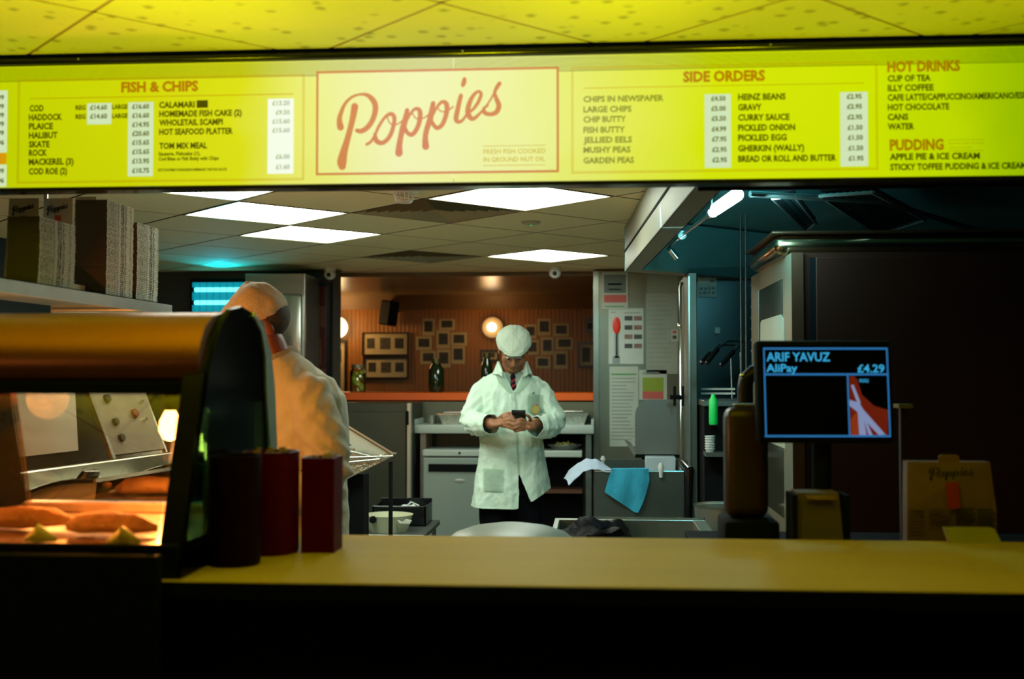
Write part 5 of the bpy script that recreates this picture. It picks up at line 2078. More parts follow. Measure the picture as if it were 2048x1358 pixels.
for xx in (x0 + .05, x1 - .05):
    bx('support', xx - .012, xx + .012, YG + .02, YG + .05, 0, z0 - .02, BLACK, t)
q0, q1, qz0, qz1 = rect_at(1290, 912, 1350, 925, YG - .06)
bm = newbm()
box(bm, q0, q1, YG - .12, YG - .02, .93, qz1, .004)
tag(link('white_tub', bm, mat('milky_plastic', (.5, .58, .6), .4), None, True), 'low white plastic tub tucked behind the front of the steel tank', 'tub')

# sink unit with black bag
ZSK = .9
a, b = aZ(1120, 1036, ZSK), aZ(1413, 1044, ZSK)
c, d = aZ(1098, 1064, ZSK), aZ(1415, 1074, ZSK)
yA, yB_ = a.y, 4.12
t = thing('steel_trough', 'open stainless steel trough with raised rim holding a black bag', 'trough', ((a.x + b.x) / 2, 4.4, 0))
x0, x1 = a.x - .02, b.x
for r in ((x0, x1, yA - .04, yA, .70, ZSK + .0), (x0, x1, yB_, yB_ + .02, .70, ZSK - .005), (x0, x0 + .02, yB_ + .02, yA - .04, .70, ZSK), (x1 - .05, x1, yB_ + .02, yA - .04, .70, ZSK)):
    bx('trough_wall', *r, STEELH, t, .002)
bx('trough_floor', x0 + .02, x1 - .05, yB_ + .02, yA - .04, .70, .71, DSTEEL, t)
bx('backsplash', x0 + .1, x1, yA - .008, yA, ZSK, ZSK + .006, CHROME, t)
for xx in (x0 + .03, x1 - .03):
    for yy in (yB_ + .03, yA - .05):
        bx('leg', xx - .015, xx + .015, yy - .015, yy + .015, 0, .70, STEEL, t)
bm = newbm()
bmesh.ops.create_icosphere(bm, subdivisions=4, radius=1)
q = aY(1165, 1062, 4.4)
for v in bm.verts:
    d_ = v.co.copy()
    n = noise.noise(d_ * 2.2) * .25 + abs(noise.noise(d_ * 6)) * .18
    v.co = Vector((q.x + .05 + d_.x * .17 * (1 + n), 4.4 + d_.y * .13 * (1 + n), .80 + max(d_.z, -.6) * .125 * (1 + n)))
tag(link('black_bag', bm, mat('shiny_black_bag', (.002, .002, .002), .5, spec=.08, bump=.4, bscale=30), None, True), 'crumpled shiny black plastic bag sitting in the steel trough', 'bag')

# round tub with domed lid in the middle
zt_ = aY(1025, 1047, 3.75).z
l, r_ = aY(898, 1065, 3.75), aY(1146, 1065, 3.75)
cx, rr = (l.x + r_.x) / 2, (r_.x - l.x) / 2
t = thing('round_lidded_bin', 'large round pale bin with shallow domed lid just behind the counter middle', 'bin', (cx, 3.75 + rr * .1, 0))
bm = newbm()
lathe(bm, [(0, 0), (rr * .8, 0), (rr * .92, zt_ - .06), (0, zt_ - .06)], (cx, 3.75, 0), 48)
link('bin_body', bm, mat('pale_bin_plastic', (.22, .27, .24), .45), t, True)
bm = newbm()
lathe(bm, [(rr * .9, zt_ - .065), (rr, zt_ - .062), (rr * 1.0, zt_ - .048), (rr * .9, zt_ - .032), (rr * .65, zt_ - .014), (rr * .3, zt_ - .002), (0, zt_)], (cx, 3.75, 0), 48)
link('domed_lid', bm, mat('pale_lid_plastic', (.22, .28, .25), .4), t, True)

# ================================================================== COOKING SIDE CLUTTER BELOW THE HOOD
YF = 5.6
zt_ = aY(1440, 800, YF + .2).z
t = bench_t = thing('fryer_bench', 'dark fryer bench between the column and the oven cabinet', 'bench', (.75, YF + .4, 0))
bx('bench_body', c1 + .01, 1.9, YF + .12, 6.55, .05, zt_ - .03, BLACK, t)
bx('bench_top', c1 + .005, 1.9, YF + .1, 6.58, zt_ - .03, zt_, DSTEEL, t, .003)
for z_ in (780, 789):
    q = rect_at(1402, z_ - 4, 1470, z_, YF + .5)
    bx('pale_rail', q[0], q[1], YF + .5, YF + .52, q[2], q[3], mat('pale_rail', (.8, .85, .75), .4), t)
for (pa, pb, pc, w) in (((1412, 728), (1436, 697), (1456, 682), 'left'), ((1440, 732), (1468, 702), (1494, 676), 'middle'), ((1401, 727), (1420, 706), (1436, 690), 'far left')):
    a, b, c_ = aY(*pa, YF + .05), aY(*pb, YF + .15), aY(*pc, YF + .25)
    t = thing('fryer_basket_handle', 'black grip on a bent steel fryer basket handle, the %s one of three' % w, 'handle', tuple(a), 'fryer basket handles')
    bm = newbm()
    tube(bm, [a, a.lerp(b, .05), a.lerp(b, .95), b], [.006, .013, .013, .008], 10)
    link('grip', bm, BLACKG, t, True)
    bm = newbm()
    tube(bm, [b, c_, c_ + Vector((.10, .1, 0))], .005, 8)
    link('rod', bm, CHROME, t, True)
    bm = newbm()
    tube(bm, [c_ + Vector((.10, .1, 0)), c_ + Vector((.1, .3, -.05)), Vector((c_.x + .1, YF + .5, zt_ + .0))], .006, 8)
    link('basket_stem', bm, DSTEEL, t, True)
a = aY(1429, 850, YF)
bx('hook_plate', a.x - .015, a.x + .015, YF + .05, YF + .12, a.z - .006, a.z, DSTEEL, bench_t)
bm = newbm()
lathe(bm, [(0, 0), (.02, 0), (.022, .01), (.022, .12), (.012, .135), (.01, .15), (0, .15)], (a.x, YF + .05, a.z))
o = tag(link('green_bottle', bm, mat('bright_green_plastic', (.01, .62, .10), .4, emit=None), None, True), 'bright green bottle hanging on the fryer bench front', 'bottle')
a = rect_at(1412, 875, 1432, 905, YF)
t = thing('cup_stack', 'stack of pale paper cups below the green bottle', 'cups', ((a[0] + a[1]) / 2, YF + .05, a[2]))
for k in range(6):
    z = a[2] + (a[3] - a[2]) * k / 6
    bm = newbm()
    lathe(bm, [(.018, 0), (.024, .014), (.026, .014), (.026, .018), (.022, .018), (.017, 0)], ((a[0] + a[1]) / 2, YF + .05, z), 16)
    link('cup_rim', bm, PLASTICW, t, True)
q = aY(1420, 905, YF + .02)
bx('ledge_plate', c1 + .005, .9, YF - .02, YF + .12, a[2] - .02, a[2], DSTEEL, None)
tag(bpy.data.objects['ledge_plate'], 'narrow dark ledge on the fryer bench carrying cups', 'ledge')
for pA, pB in (((1482, 640), (1486, 830)), ((1492, 640), (1492, 830))):
    a, b = aY(*pA, YF - .05), aY(*pB, YF - .05)
    bm = newbm()
    tube(bm, [(a.x, YF - .05, HT), (a.x, YF - .05, b.z - .3)], .004, 8)
    tag(link('hanging_rod', bm, DSTEEL, None, True), 'thin steel rod hanging from the hood, %s of two' % ('left' if pA[0] < 1490 else 'right'), 'rod')
a = rect_at(1430, 655, 1440, 667, 6.59)
bx('wall_tag', a[0], a[1], 6.59, 6.62, a[2], a[3], PLASTICW)
tag(bpy.data.objects['wall_tag'], 'tiny pale tag on the dark wall above the basket handles', 'tag')
# round steel pot by the bench
a = aY(1424, 1040, 4.9)
t = thing('steel_pot', 'round steel pot half hidden at the right end of the trough', 'pot', (a.x + .03, 4.95, 0))
bm = newbm()
zr = aY(1424, 1012, 4.9).z
lathe(bm, [(0, 0), (.12, 0), (.125, .02), (.125, zr - .66), (.135, zr - .65), (.13, zr - .655), (.12, .02), (0, .02)], (a.x + .06, 4.95, .65), 32)
link('pot_body', bm, STEEL, t, True)
bm = newbm()
cyl(bm, (a.x + .06, 4.95, 0), (a.x + .06, 4.95, .65), .03)
link('pot_stand', bm, BLACK, t, True)
bm = newbm()
cyl(bm, (a.x + .06, 4.95, .63), (a.x + .06, 4.95, .65), .12)
link('stand_plate', bm, BLACK, t, True)

# ================================================================== TILL SIDE (dark foreground right)
YD = 3.25
t = thing('till_bench', 'dark bench behind the counter carrying the till equipment', 'bench', (1.05, 3.3, 0))
TB = 1.0
bx('bench_top', .28, 2.3, 2.96, 3.62, TB - .03, TB, BLACK, t, .003)
bx('bench_body', .30, 2.28, 3.0, 3.6, 0, TB - .03, BLACK, t)

# customer display
YM = 3.05
mx0, mx1, mz0, mz1 = rect_at(1512, 680, 1790, 886, YM)
mc = Vector(((mx0 + mx1) / 2, YM, (mz0 + mz1) / 2))
t = thing('customer_display', 'black customer display with glowing blue text and price on its screen', 'monitor', (mc.x, YM, TB))
TILT = Matrix.Translation(mc) @ Matrix.Rotation(R(4), 4, 'Z') @ Matrix.Rotation(R(-5), 4, 'X')


def mlink(name, bm, m, parent=t, smooth=False):
    bmesh.ops.transform(bm, matrix=TILT, verts=bm.verts)
    return link(name, bm, m, parent, smooth)


hw, hh = (mx1 - mx0) / 2, (mz1 - mz0) / 2
bm = newbm()
box(bm, -hw, hw, 0, .045, -hh, hh, .01, 2)
mlink('screen_casing', bm, BLACK, smooth=True)
bm = newbm()
box(bm, -hw * .94, hw * .94, -.002, 0, -hh * .9, hh * .9)
scr = mlink('screen', bm, mat('dark_screen', (.001, .001, .002), .5, spec=.05))
bm = newbm()
cyl(bm, (mc.x, YM + .06, TB + .01), (mc.x, YM + .05, mc.z), .025)
link('stand_neck', bm, BLACK, t, True)
bx('stand_base', mc.x - .1, mc.x + .1, YM - .05, YM + .15, TB, TB + .015, BLACK, t, .004)
UB = emis('screen_blue', srgb(50, 165, 215), .95)
UBD = emis('screen_blue_line', srgb(35, 110, 170), .9)
sc_k = 3.05 / FPX


def mp(px, py):
    """screen pixel of the photo -> local screen plane"""
    return ((px - 1651) * sc_k, (783 - py) * sc_k)


def mrect(name, px0, py0, px1, py1, m, off=.0035, parent=scr):
    a, b = mp(px0, py1), mp(px1, py0)
    bm = newbm()
    box(bm, a[0], b[0], -off, -off + .001, a[1], b[1])
    return mlink(name, bm, m, parent)


WM['screen'] = Matrix()
for r in ((1531, 697, 1776, 701), (1531, 748, 1776, 752), (1530, 869, 1774, 873), (1531, 697, 1534, 873), (1773, 697, 1776, 873), (1694, 750, 1697, 872)):
    mrect('screen_line', *r, UBD)
for s, x0, x1, yb_, h in (('ARIF YAVUZ', 1537, 1662, 724, 18), ('AliPay', 1536, 1597, 745, 16), ('£4.29', 1715, 1768, 746, 16), ('PROFILE', 1718, 1736, 766, 7)):
    a, b = mp(x0, yb_), mp(x1, yb_)
    bm = text_bm(s, .02, lambda u, v: (a[0] + u * (b[0] - a[0]), -.0045, a[1] + v * h * sc_k))
    mlink('screen_text', bm, UB, scr)
# red picture with pale rays on the screen
RED1 = emis('screen_red', srgb(105, 18, 12), .8)
RED2 = emis('screen_orange', srgb(140, 48, 22), .8)
PALEB = emis('screen_pale_rays', srgb(135, 150, 190), .8)


def mpoly(name, pts, m, off):
    bm = newbm()
    prism(bm, [(mp(px, py)[0], -off, mp(px, py)[1]) for px, py in pts], (0, .0004, 0))
    return mlink(name, bm, m, scr)


mpoly('screen_picture', [(1698, 754), (1708, 753), (1714, 760), (1722, 790), (1745, 812), (1772, 820), (1770, 869), (1698, 869)], RED1, .0040)
mpoly('screen_picture', [(1698, 838), (1712, 822), (1722, 834), (1712, 869), (1698, 869)], RED2, .0046)
for p in ([(1701, 772), (1706, 770), (1719, 806), (1714, 812)], [(1697, 800), (1716, 806), (1724, 820), (1712, 824), (1697, 812)],
          [(1714, 808), (1726, 822), (1765, 868), (1752, 869), (1720, 834)], [(1712, 812), (1722, 822), (1728, 869), (1714, 869)], [(1718, 816), (1740, 869), (1732, 869)]):
    mpoly('screen_ray', p, PALEB, .0052)

# brown till body to the left of the display, printer, card reader etc.
BRP = mat('warm_brown_plastic', (.035, .014, .005), .35, 0, .15)
x0, x1, z0, z1 = rect_at(1452, 814, 1540, 1000, 3.12)
t = thing('cash_till', 'rounded brown till housing left of the customer display', 'till', ((x0 + x1) / 2, 3.2, TB))
bm = newbm()
box(bm, x0, x1, 3.12, 3.22, TB + .1, z1, .03, 4)
link('housing', bm, BRP, t, True)
bm = newbm()
box(bm, x0 - .01, x1 + .02, 3.08, 3.26, TB, TB + .1, .01, 2)
link('cash_drawer', bm, BLACK, t, True)
bm = newbm()
box(bm, x0 + .025, x1 - .025, 3.145, 3.195, z1, z1 + .008, .003)
link('top_pad', bm, mat('olive_pad', (.18, .17, .07), .6), t)
a, b = aY(1480, 800, 3.5), aY(1515, 735, 3.5)
t = thing('black_tap_arm', 'thick bent black arm rising left of the customer display', 'arm', (a.x, 3.5, TB))
bm = newbm()
c_ = aY(1487, 745, 3.5)
tube(bm, [(c_.x + .005, 3.5, TB), (c_.x + .005, 3.5, c_.z - .05), (c_.x + .008, 3.5, c_.z - .02), (c_.x + .03, 3.5, c_.z), (c_.x + .06, 3.5, c_.z + .004), (c_.x + .16, 3.5, c_.z + .004)], .024, 14)
link('bent_tube', bm, mat('satin_black', (.004, .005, .005), .4, spec=.4), t, True)
bm = newbm()
ellipsoid(bm, (c_.x - .006, 3.478, c_.z - .012), (.009, .006, .012))
link('chrome_cap', bm, CHROME, t, True)
x0, x1, z0, z1 = rect_at(1592, 985, 1688, 1080, 3.0)
t = thing('receipt_printer', 'pale receipt printer with glinting slot below the customer display', 'printer', ((x0 + x1) / 2, 3.05, TB))
bm = newbm()
prism(bm, [(x0, 2.98, TB), (x1, 2.98, TB), (x1 - .012, 3.0, z1 + .0), (x0 + .002, 3.0, z1)], (0, .09, 0))
link('printer_body', bm, mat('greige_plastic', (.13, .09, .07), .5), t)
q = rect_at(1612, 990, 1670, 999, 2.985)
bx('paper_slot', q[0], q[1], 2.978, 2.998, q[2], q[3], mat('brass_slot', (.5, .34, .16), .2, .6), t)
bx('side_cheek', x0 - .012, x0, 2.98, 3.09, TB, z1 - .005, BLACK, t)
bx('side_cheek', x1, x1 + .012, 2.98, 3.09, TB, z1 - .005, BLACK, t)

# takeaway carton on the right
YB = 3.0
x0, x1, z0, z1 = rect_at(1812, 925, 1996, 1080, YB)
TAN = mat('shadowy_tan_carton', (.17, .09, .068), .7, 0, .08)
t = thing('takeaway_carton', 'tan takeaway carton with script lettering, red mark and top tab, right end', 'carton', ((x0 + x1) / 2, YB, TB))
bm = newbm()
zf = aY(1900, 1018, YB).z
prism(bm, [(x0, YB, TB), (x1 - .002, YB, TB), (x1 - .003, YB, zf), (x1 - .008, YB + .03, z1), (x0 + .012, YB + .03, z1), (x0 + .002, YB, zf)], (0, .045, 0))
link('carton_body', bm, TAN, t)
a0, a1 = aY(1884, 925, YB).x, aY(1926, 925, YB).x
zt_ = aY(1900, 911, YB).z
bm = newbm()
prism(bm, [(a0, YB + .03, z1 - .01), (a1, YB + .03, z1 - .01), (a1, YB + .03, zt_ - .005), (a1 - .006, YB + .03, zt_), (a0 + .006, YB + .03, zt_), (a0, YB + .03, zt_ - .005)], (0, .003, 0))
link('tab', bm, TAN, t)


def bfn(x, y):
    px = 1863 + (x - 270) / 1200 * 88
    # straighten the rising baseline of the wordmark a little
    py = 935 + (y + (x - 270) * .16 - 400) / 520 * 26
    q = aY(px, py, YB)
    f = max(0, (q.z - zf) / (z1 - zf))
    return (q.x, YB + .03 * f - .0012, q.z)


link('script_wordmark', word_bm(bfn, 1.25), INKB, t, fix=False)
q = rect_at(1894, 966, 1921, 1015, YB)
bm = newbm()
prism(bm, [(q[0], YB - .001 + .0, zf), (q[1], YB - .001, zf), (q[1], YB + .03 * (q[3] - zf) / (z1 - zf) - .0015, q[3]), (q[0], YB + .03 * (q[3] - zf) / (z1 - zf) - .0015, q[3])], (0, .0008, 0))
link('red_mark', bm, mat('deep_red_print', (.28, .012, .012), .6), t)
for k, r in enumerate(((1858, 1018, 1905, 1060), (1912, 1016, 1952, 1050), (1955, 1018, 1990, 1058), (1820, 1020, 1850, 1075))):
    q = rect_at(*r, YB)
    n = 8
    for i in range(n):
        zz = q[3] - (q[3] - q[2]) * i / n
        bx('print_row', q[0], q[1] - (q[1] - q[0]) * .15 * ((i * 7 + k) % 3) / 2, YB - .0008, YB, zz - (q[3] - q[2]) / n * .55, zz, INKB if k in (1, 2) else mat('brown_print', (.10, .05, .03), .7), t)
x0, x1, z0, z1 = rect_at(1884, 1051, 1985, 1079, 2.93)
bm = newbm()
prism(bm, [(x0, 2.91, CZ), (x1, 2.91, CZ), (x1 - .012, 2.93, z1), (x0 - .006, 2.93, z1)], (0, .03, 0))
for v in bm.verts:
    v.co.y -= .05
tag(link('yellow_pad', bm, mat('dull_yellow_pad', (.30, .27, .07), .6)), 'small dull yellow pad in front of the tan carton', 'pad')
q = rect_at(1794, 808, 1822, 816, 3.3)
t = thing('small_stand', 'thin dark stand with a yellowish top right of the customer display', 'stand', ((q[0] + q[1]) / 2, 3.3, TB))
bx('stand_top', q[0], q[1], 3.28, 3.34, q[2], q[3], mat('dull_gold', (.16, .13, .02), .4), t)
bx('stand_post', (q[0] + q[1]) / 2 - .01, (q[0] + q[1]) / 2 + .01, 3.3, 3.32, TB, q[2], BRP, t)

# ================================================================== PEOPLE
SKIN = mat('warm_brown_skin', (.30, .125, .055), .5, 0, .12, 12, bump=.15, bscale=120)
HAIR = mat('dark_hair', (.02, .015, .012), .6, 0, .4, 60, bump=.8, bscale=200)
COTTON = mat('white_cotton_coat', (.60, .76, .62), .85, 0, .05, 6, bump=.35, bscale=55)
SHIRTM = mat('grey_green_shirt', (.34, .42, .33), .8, 0, .06, 20)
TROUS = mat('black_trousers', (.004, .004, .006), .9, 0, .3, 10, spec=.08)
SHOE = mat('black_shoe', (.01, .009, .009), .3)


def fuse(bm, voxel, it=6, fac=.5):
    """closed overlapping volumes -> one continuous surface"""
    me = bpy.data.meshes.new('tmp')
    bmesh.ops.recalc_face_normals(bm, faces=bm.faces)
    bm.to_mesh(me)
    bm.free()
    o = bpy.data.objects.new('tmp', me)
    COL.objects.link(o)
    md = o.modifiers.new('r', 'REMESH')
    md.mode = 'VOXEL'
    md.voxel_size = voxel
    md.use_smooth_shade = True
    s = o.modifiers.new('s', 'SMOOTH')
    s.iterations = it
    s.factor = fac
    dg = bpy.context.evaluated_depsgraph_get()
    dg.update()
    ev = o.evaluated_get(dg)
    m2 = ev.to_mesh()
    out = newbm()
    out.from_mesh(m2)
    ev.to_mesh_clear()
    bpy.data.objects.remove(o)
    bpy.data.meshes.remove(me)
    return out


def limb(bm, pts, n=16):
    """pts: (x,y,z,ra,rb) ra sideways radius, rb the other"""
    tube(bm, [p[:3] for p in pts], [(p[3], p[4] if len(p) > 4 else p[3]) for p in pts], n)
    for p in (pts[0], pts[-1]):
        r = min(p[3], p[4] if len(p) > 4 else p[3])
        ellipsoid(bm, p[:3], (r, r, r), u=12, v=8)


def vloft(bm, rows, n=28, power=2.3):
    """horizontal rings (z, cx, cy, rx, ry): superellipse sections"""
    rings = []
    for z, cx, cy, rx, ry in rows:
        ring = []
        for k in range(n):
            a = 2 * PI * k / n
            c, s = math.cos(a), math.sin(a)
            ring.append(bm.verts.new((cx + rx * math.copysign(abs(c) ** (2 / power), c), cy + ry * math.copysign(abs(s) ** (2 / power), s), z)))
        rings.append(ring)
    for a, b in zip(rings, rings[1:]):
        for k in range(n):
            bm.faces.new((a[k], a[(k + 1) % n], b[(k + 1) % n], b[k]))
    bm.faces.new(list(reversed(rings[0])))
    bm.faces.new(rings[-1])


def head_matrix(c, pitch, yaw=0.0, roll=0.0):
    return Matrix.Translation(c) @ Matrix.Rotation(yaw, 4, 'Z') @ Matrix.Rotation(roll, 4, 'Y') @ Matrix.Rotation(pitch, 4, 'X')


def head_geo(bm, m):
    """face looks along -Y in head space; eyes at mid height"""
    ellipsoid(bm, (0, .012, .03), (.076, .096, .088), m)
    ellipsoid(bm, (0, -.02, -.035), (.064, .07, .075), m)
    ellipsoid(bm, (0, -.058, -.092), (.032, .028, .024), m)      # chin
    for s in (-1, 1):
        ellipsoid(bm, (s * .042, -.055, -.03), (.026, .024, .026), m, 12, 8)   # cheek
        ellipsoid(bm, (s * .078, .01, -.015), (.010, .019, .032), m, 12, 8)    # ear
        ellipsoid(bm, (s * .03, -.080, .018), (.024, .012, .008), m, 12, 8)    # brow
    nose = [m @ Vector(p) for p in ((0, -.085, .008), (0, -.102, -.022), (0, -.110, -.038))]
    tube(bm, nose, [.009, .012, .014], 10)
    ellipsoid(bm, (0, -.098, -.040), (.019, .014, .010), m, 12, 8)
    ellipsoid(bm, (0, -.083, -.063), (.025, .012, .006), m, 12, 8)   # upper lip
    ellipsoid(bm, (0, -.080, -.073), (.022, .012, .007), m, 12, 8)   # lower lip


def face_parts(m, root):
    for s in (-1, 1):
        bm = newbm()
        ellipsoid(bm, (s * .031, -.076, -.002), (.012, .012, .011), m, 12, 8)
        e = link('eye', bm, mat('eye_white', (.6, .55, .5), .2), root, True)
        bm = newbm()
        ellipsoid(bm, (s * .031, -.086, -.005), (.006, .004, .006), m, 10, 6)
        link('iris', bm, BLACKG, e, True)
        bm = newbm()
        tube(bm, [m @ Vector(p) for p in ((s * .014, -.091, .020), (s * .032, -.094, .026), (s * .05, -.083, .020))], [.003, .004, .002], 8)
        link('eyebrow', bm, HAIR, root, True)
    bm = newbm()
    tube(bm, [m @ Vector(p) for p in ((-.022, -.085, -.068), (0, -.0935, -.0675), (.022, -.085, -.068))], [.0015, .002, .0015], 6)
    link('mouth_line', bm, mat('lip_shadow', (.12, .03, .02), .5), root, True)


def flat_cap(m, root, mt, size=1.0):
    bm = newbm()
    bmesh.ops.create_uvsphere(bm, u_segments=64, v_segments=40, radius=1)
    for v in bm.verts:
        d = v.co.copy()
        a = math.atan2(d.y, d.x)
        crease = max(0, math.cos(a * 8)) ** 14 * (.02 if d.z > -.1 else 0)
        f = 1 - crease + .07 * noise.noise(d * 2.0 + Vector((3, 1, 0))) + .03 * noise.noise(d * 6)
        x, y, z = d.x * .110 * f, d.y * .128 * f, d.z * (.080 if d.z > 0 else .050) * f
        if d.y < 0:                      # the crown slopes down and narrows towards the peak
            t = -d.y
            x *= 1 - .20 * t * t
            z = z * (1 - .55 * t) - .012 * t
        if d.z < -.45:                   # gathered into the band
            x *= 1 - .08 * (-d.z - .45)
            y *= 1 - .10 * (-d.z - .45)
        v.co = Vector((x, y, z)) * size
    bmesh.ops.transform(bm, matrix=m @ Matrix.Translation((0, .002, .058)), verts=bm.verts)
    cap = link('flat_cap', bm, mt, root, True)
    bm = newbm()
    n = 18
    rows_ = []
    for ring, (ext, dz) in enumerate(((-.03, .006), (.002, .002), (.018, -.005), (.023, -.010))):
        tr = []
        for k in range(n + 1):
            u = k / n * 2 - 1
            x = .074 * u * (1 - .05 * ring)
            y = -.088 - ext * (1 - .55 * u * u) + .045 * u * u
            tr.append(bm.verts.new(Vector((x, y, .030 + dz - 2.2 * x * x)) * size))
        rows_.append(tr)
    for a, b in zip(rows_, rows_[1:]):
        for k in range(n):
            bm.faces.new((a[k], a[k + 1], b[k + 1], b[k]))
    bmesh.ops.solidify(bm, geom=bm.faces[:], thickness=.007)
    bmesh.ops.transform(bm, matrix=m, verts=bm.verts)
    link('peak', bm, mt, cap, True)
    bm = newbm()
    ellipsoid(bm, Vector((0, .006, .137)) * size, (.010, .010, .005), m, 12, 8)
    link('button', bm, mt, cap, True)
    return cap


def hair_geo(m, root, grow=1.0):
    bm = newbm()
    ellipsoid(bm, (0, .022, .022), (.081, .093, .085), m, 28, 18)
    inv = m.inverted()
    kill = []
    for f in bm.faces:
        c = inv @ f.calc_center_median()
        if c.y < -.012 - .3 * (c.z - .03) or c.z > .09 or c.z < -.075 * grow or (abs(c.x) > .06 and c.y < .03 and c.z < .03):
            kill.append(f)
    bmesh.ops.delete(bm, geom=kill, context='FACES')
    bmesh.ops.solidify(bm, geom=bm.faces[:], thickness=.004)
    return link('hair', bm, HAIR, root, True)


def hand_geo(bm, wrist, palm_end, normal, fingers, thumb):
    """palm as a flattened limb, then five chains of joints with knuckle bends"""
    w, p = Vector(wrist), Vector(palm_end)
    d = (p - w).normalized()
    s = d.cross(Vector(normal)).normalized()
    n = s.cross(d)
    for k in range(-2, 3):
        limb(bm, [(*(w + s * k * .008), .014, .013), (*(w.lerp(p, .5) + s * k * .015), .016, .014), (*(p + s * k * .017), .012, .011)], 10)
    for pts in fingers + [thumb]:
        limb(bm, [(*q, r) for q, r in zip(pts, (.0105, .0098, .009, .0075))], 10)


def shell(bm, th):
    bm.normal_update()
    top = list(bm.faces)
    be = [e for e in bm.edges if e.is_boundary]
    mp_ = {v: bm.verts.new(v.co - v.normal * th) for v in list(bm.verts)}
    for f in top:
        bm.faces.new([mp_[v] for v in reversed(f.verts)])
    for e in be:
        a, b = e.verts
        try:
            bm.faces.new((a, b, mp_[b], mp_[a]))
        except ValueError:
            pass


def wrinkle(bm, scale, amp, seed, stretch=(1, 1, 1)):
    bm.normal_update()
    mv = []
    for v in bm.verts:
        q = Vector((v.co.x * stretch[0], v.co.y * stretch[1], v.co.z * stretch[2])) * scale + Vector((seed, seed, 0))
        a = 1 - abs(noise.noise(q)) * 2.2
        b = noise.noise(q * 2.7)
        mv.append(v.normal * (a * amp + b * amp * .35))
    for v, d in zip(bm.verts, mv):
        v.co += d


def place(root_name, label, loc, rz):
    """the body is the root; everything is modelled in the person's own frame then moved"""
    return Matrix.Translation(loc) @ Matrix.Rotation(rz, 4, 'Z')


def person_link(name, bm, m, parent, PM, smooth=True):
    bmesh.ops.transform(bm, matrix=PM, verts=bm.verts)
    return link(name, bm, m, parent, smooth)


# ------------------------------------------------------------ the man with the phone
pc = aY(1022, 743, 6.5)
PM = Matrix.Translation((pc.x, 6.5, 0)) @ Matrix.Rotation(R(4), 4, 'Z')
hm = head_matrix(Vector((.014, -.105, 1.628)), R(38), R(2))
bm = newbm()
head_geo(bm, hm)
limb(bm, [(0, .01, 1.44, .062), (.004, -.03, 1.51, .056), (.010, -.07, 1.58, .058)])
vloft(bm, [(.86, 0, .01, .155, .105), (.97, 0, .01, .165, .115), (1.12, 0, 0, .14, .10), (1.28, 0, .0, .150, .100), (1.39, 0, .01, .145, .085), (1.46, 0, .01, .085, .055)])
for s, ex in ((-1, -.215), (1, .23)):
    limb(bm, [(s * .145, .01, 1.385, .040), (ex * .97, -.07, 1.235, .038), (-.10 if s < 0 else .118, -.285, 1.213, .030)])
    limb(bm, [(s * .085, .01, .90, .085), (s * .10, 0, .50, .06), (s * .11, .02, .10, .042)])
# left-hand side of picture: his right hand, fingers over the phone's near edge
hand_geo(bm, (-.095, -.29, 1.215), (-.040, -.335, 1.232), (0, -.6, .8),
         [[(-.040, -.345, 1.252), (-.008, -.362, 1.262), (.012, -.368, 1.256), (.018, -.366, 1.246)],
          [(-.036, -.352, 1.236), (-.002, -.372, 1.243), (.022, -.376, 1.234), (.030, -.372, 1.226)],
          [(-.038, -.352, 1.220), (-.006, -.374, 1.222), (.014, -.378, 1.212), (.022, -.374, 1.203)],
          [(-.044, -.348, 1.206), (-.018, -.366, 1.203), (-.002, -.370, 1.196), (.006, -.366, 1.190)]],
         [(-.066, -.31, 1.246), (-.04, -.325, 1.266), (-.012, -.338, 1.276), (.006, -.345, 1.276)])
# right-hand side: his left hand under the phone
hand_geo(bm, (.118, -.285, 1.200), (.078, -.335, 1.212), (0, -.6, .8),
         [[(.080, -.345, 1.236), (.058, -.366, 1.244), (.036, -.370, 1.238), (.024, -.366, 1.230)],
          [(.074, -.352, 1.218), (.046, -.374, 1.224), (.026, -.378, 1.216), (.014, -.372, 1.210)],
          [(.072, -.352, 1.202), (.044, -.374, 1.204), (.022, -.378, 1.196), (.010, -.372, 1.190)],
          [(.076, -.346, 1.188), (.052, -.364, 1.186), (.034, -.368, 1.180), (.024, -.364, 1.176)]],
         [(.105, -.30, 1.228), (.106, -.325, 1.248), (.092, -.342, 1.262), (.080, -.350, 1.266)])
bm = fuse(bm, .0048, 3)
man = person_link('person', bm, SKIN, None, PM)
tag(man, 'man in white coat and white flat cap looking down at a phone in both hands', 'person')
WM[man.name] = Matrix()
n0 = len(bpy.data.objects)


def plink(name, bm, m, parent=man, smooth=True):
    return person_link(name, bm, m, parent, PM, smooth)


hmw = PM @ hm
face_parts(hmw, man)
hair_geo(hmw, man)
flat_cap(PM @ head_matrix(Vector((.014, -.107, 1.628)), R(43), R(2)), man, mat('white_cap_cloth', (.58, .68, .54), .85, 0, .05, 10, bump=.4, bscale=160), .91)

# shirt and tie
bm = newbm()
vloft(bm, [(1.10, 0, 0, .15, .108), (1.28, 0, 0, .163, .112), (1.40, 0, .0, .165, .10), (1.455, 0, .0, .11, .075), (1.50, .0, -.02, .068, .062)])
bm = fuse(bm, .008, 3)
bvh_s = BVHTree.FromBMesh(bm)
plink('shirt', bm, SHIRTM)


def hit(bvh, x, z, off=.003, y0=-1.0):
    h = bvh.ray_cast(Vector((x, y0, z)), Vector((0, 1, 0)))
    return Vector((x, (h[0].y if h[0] else -.12) - off, z))


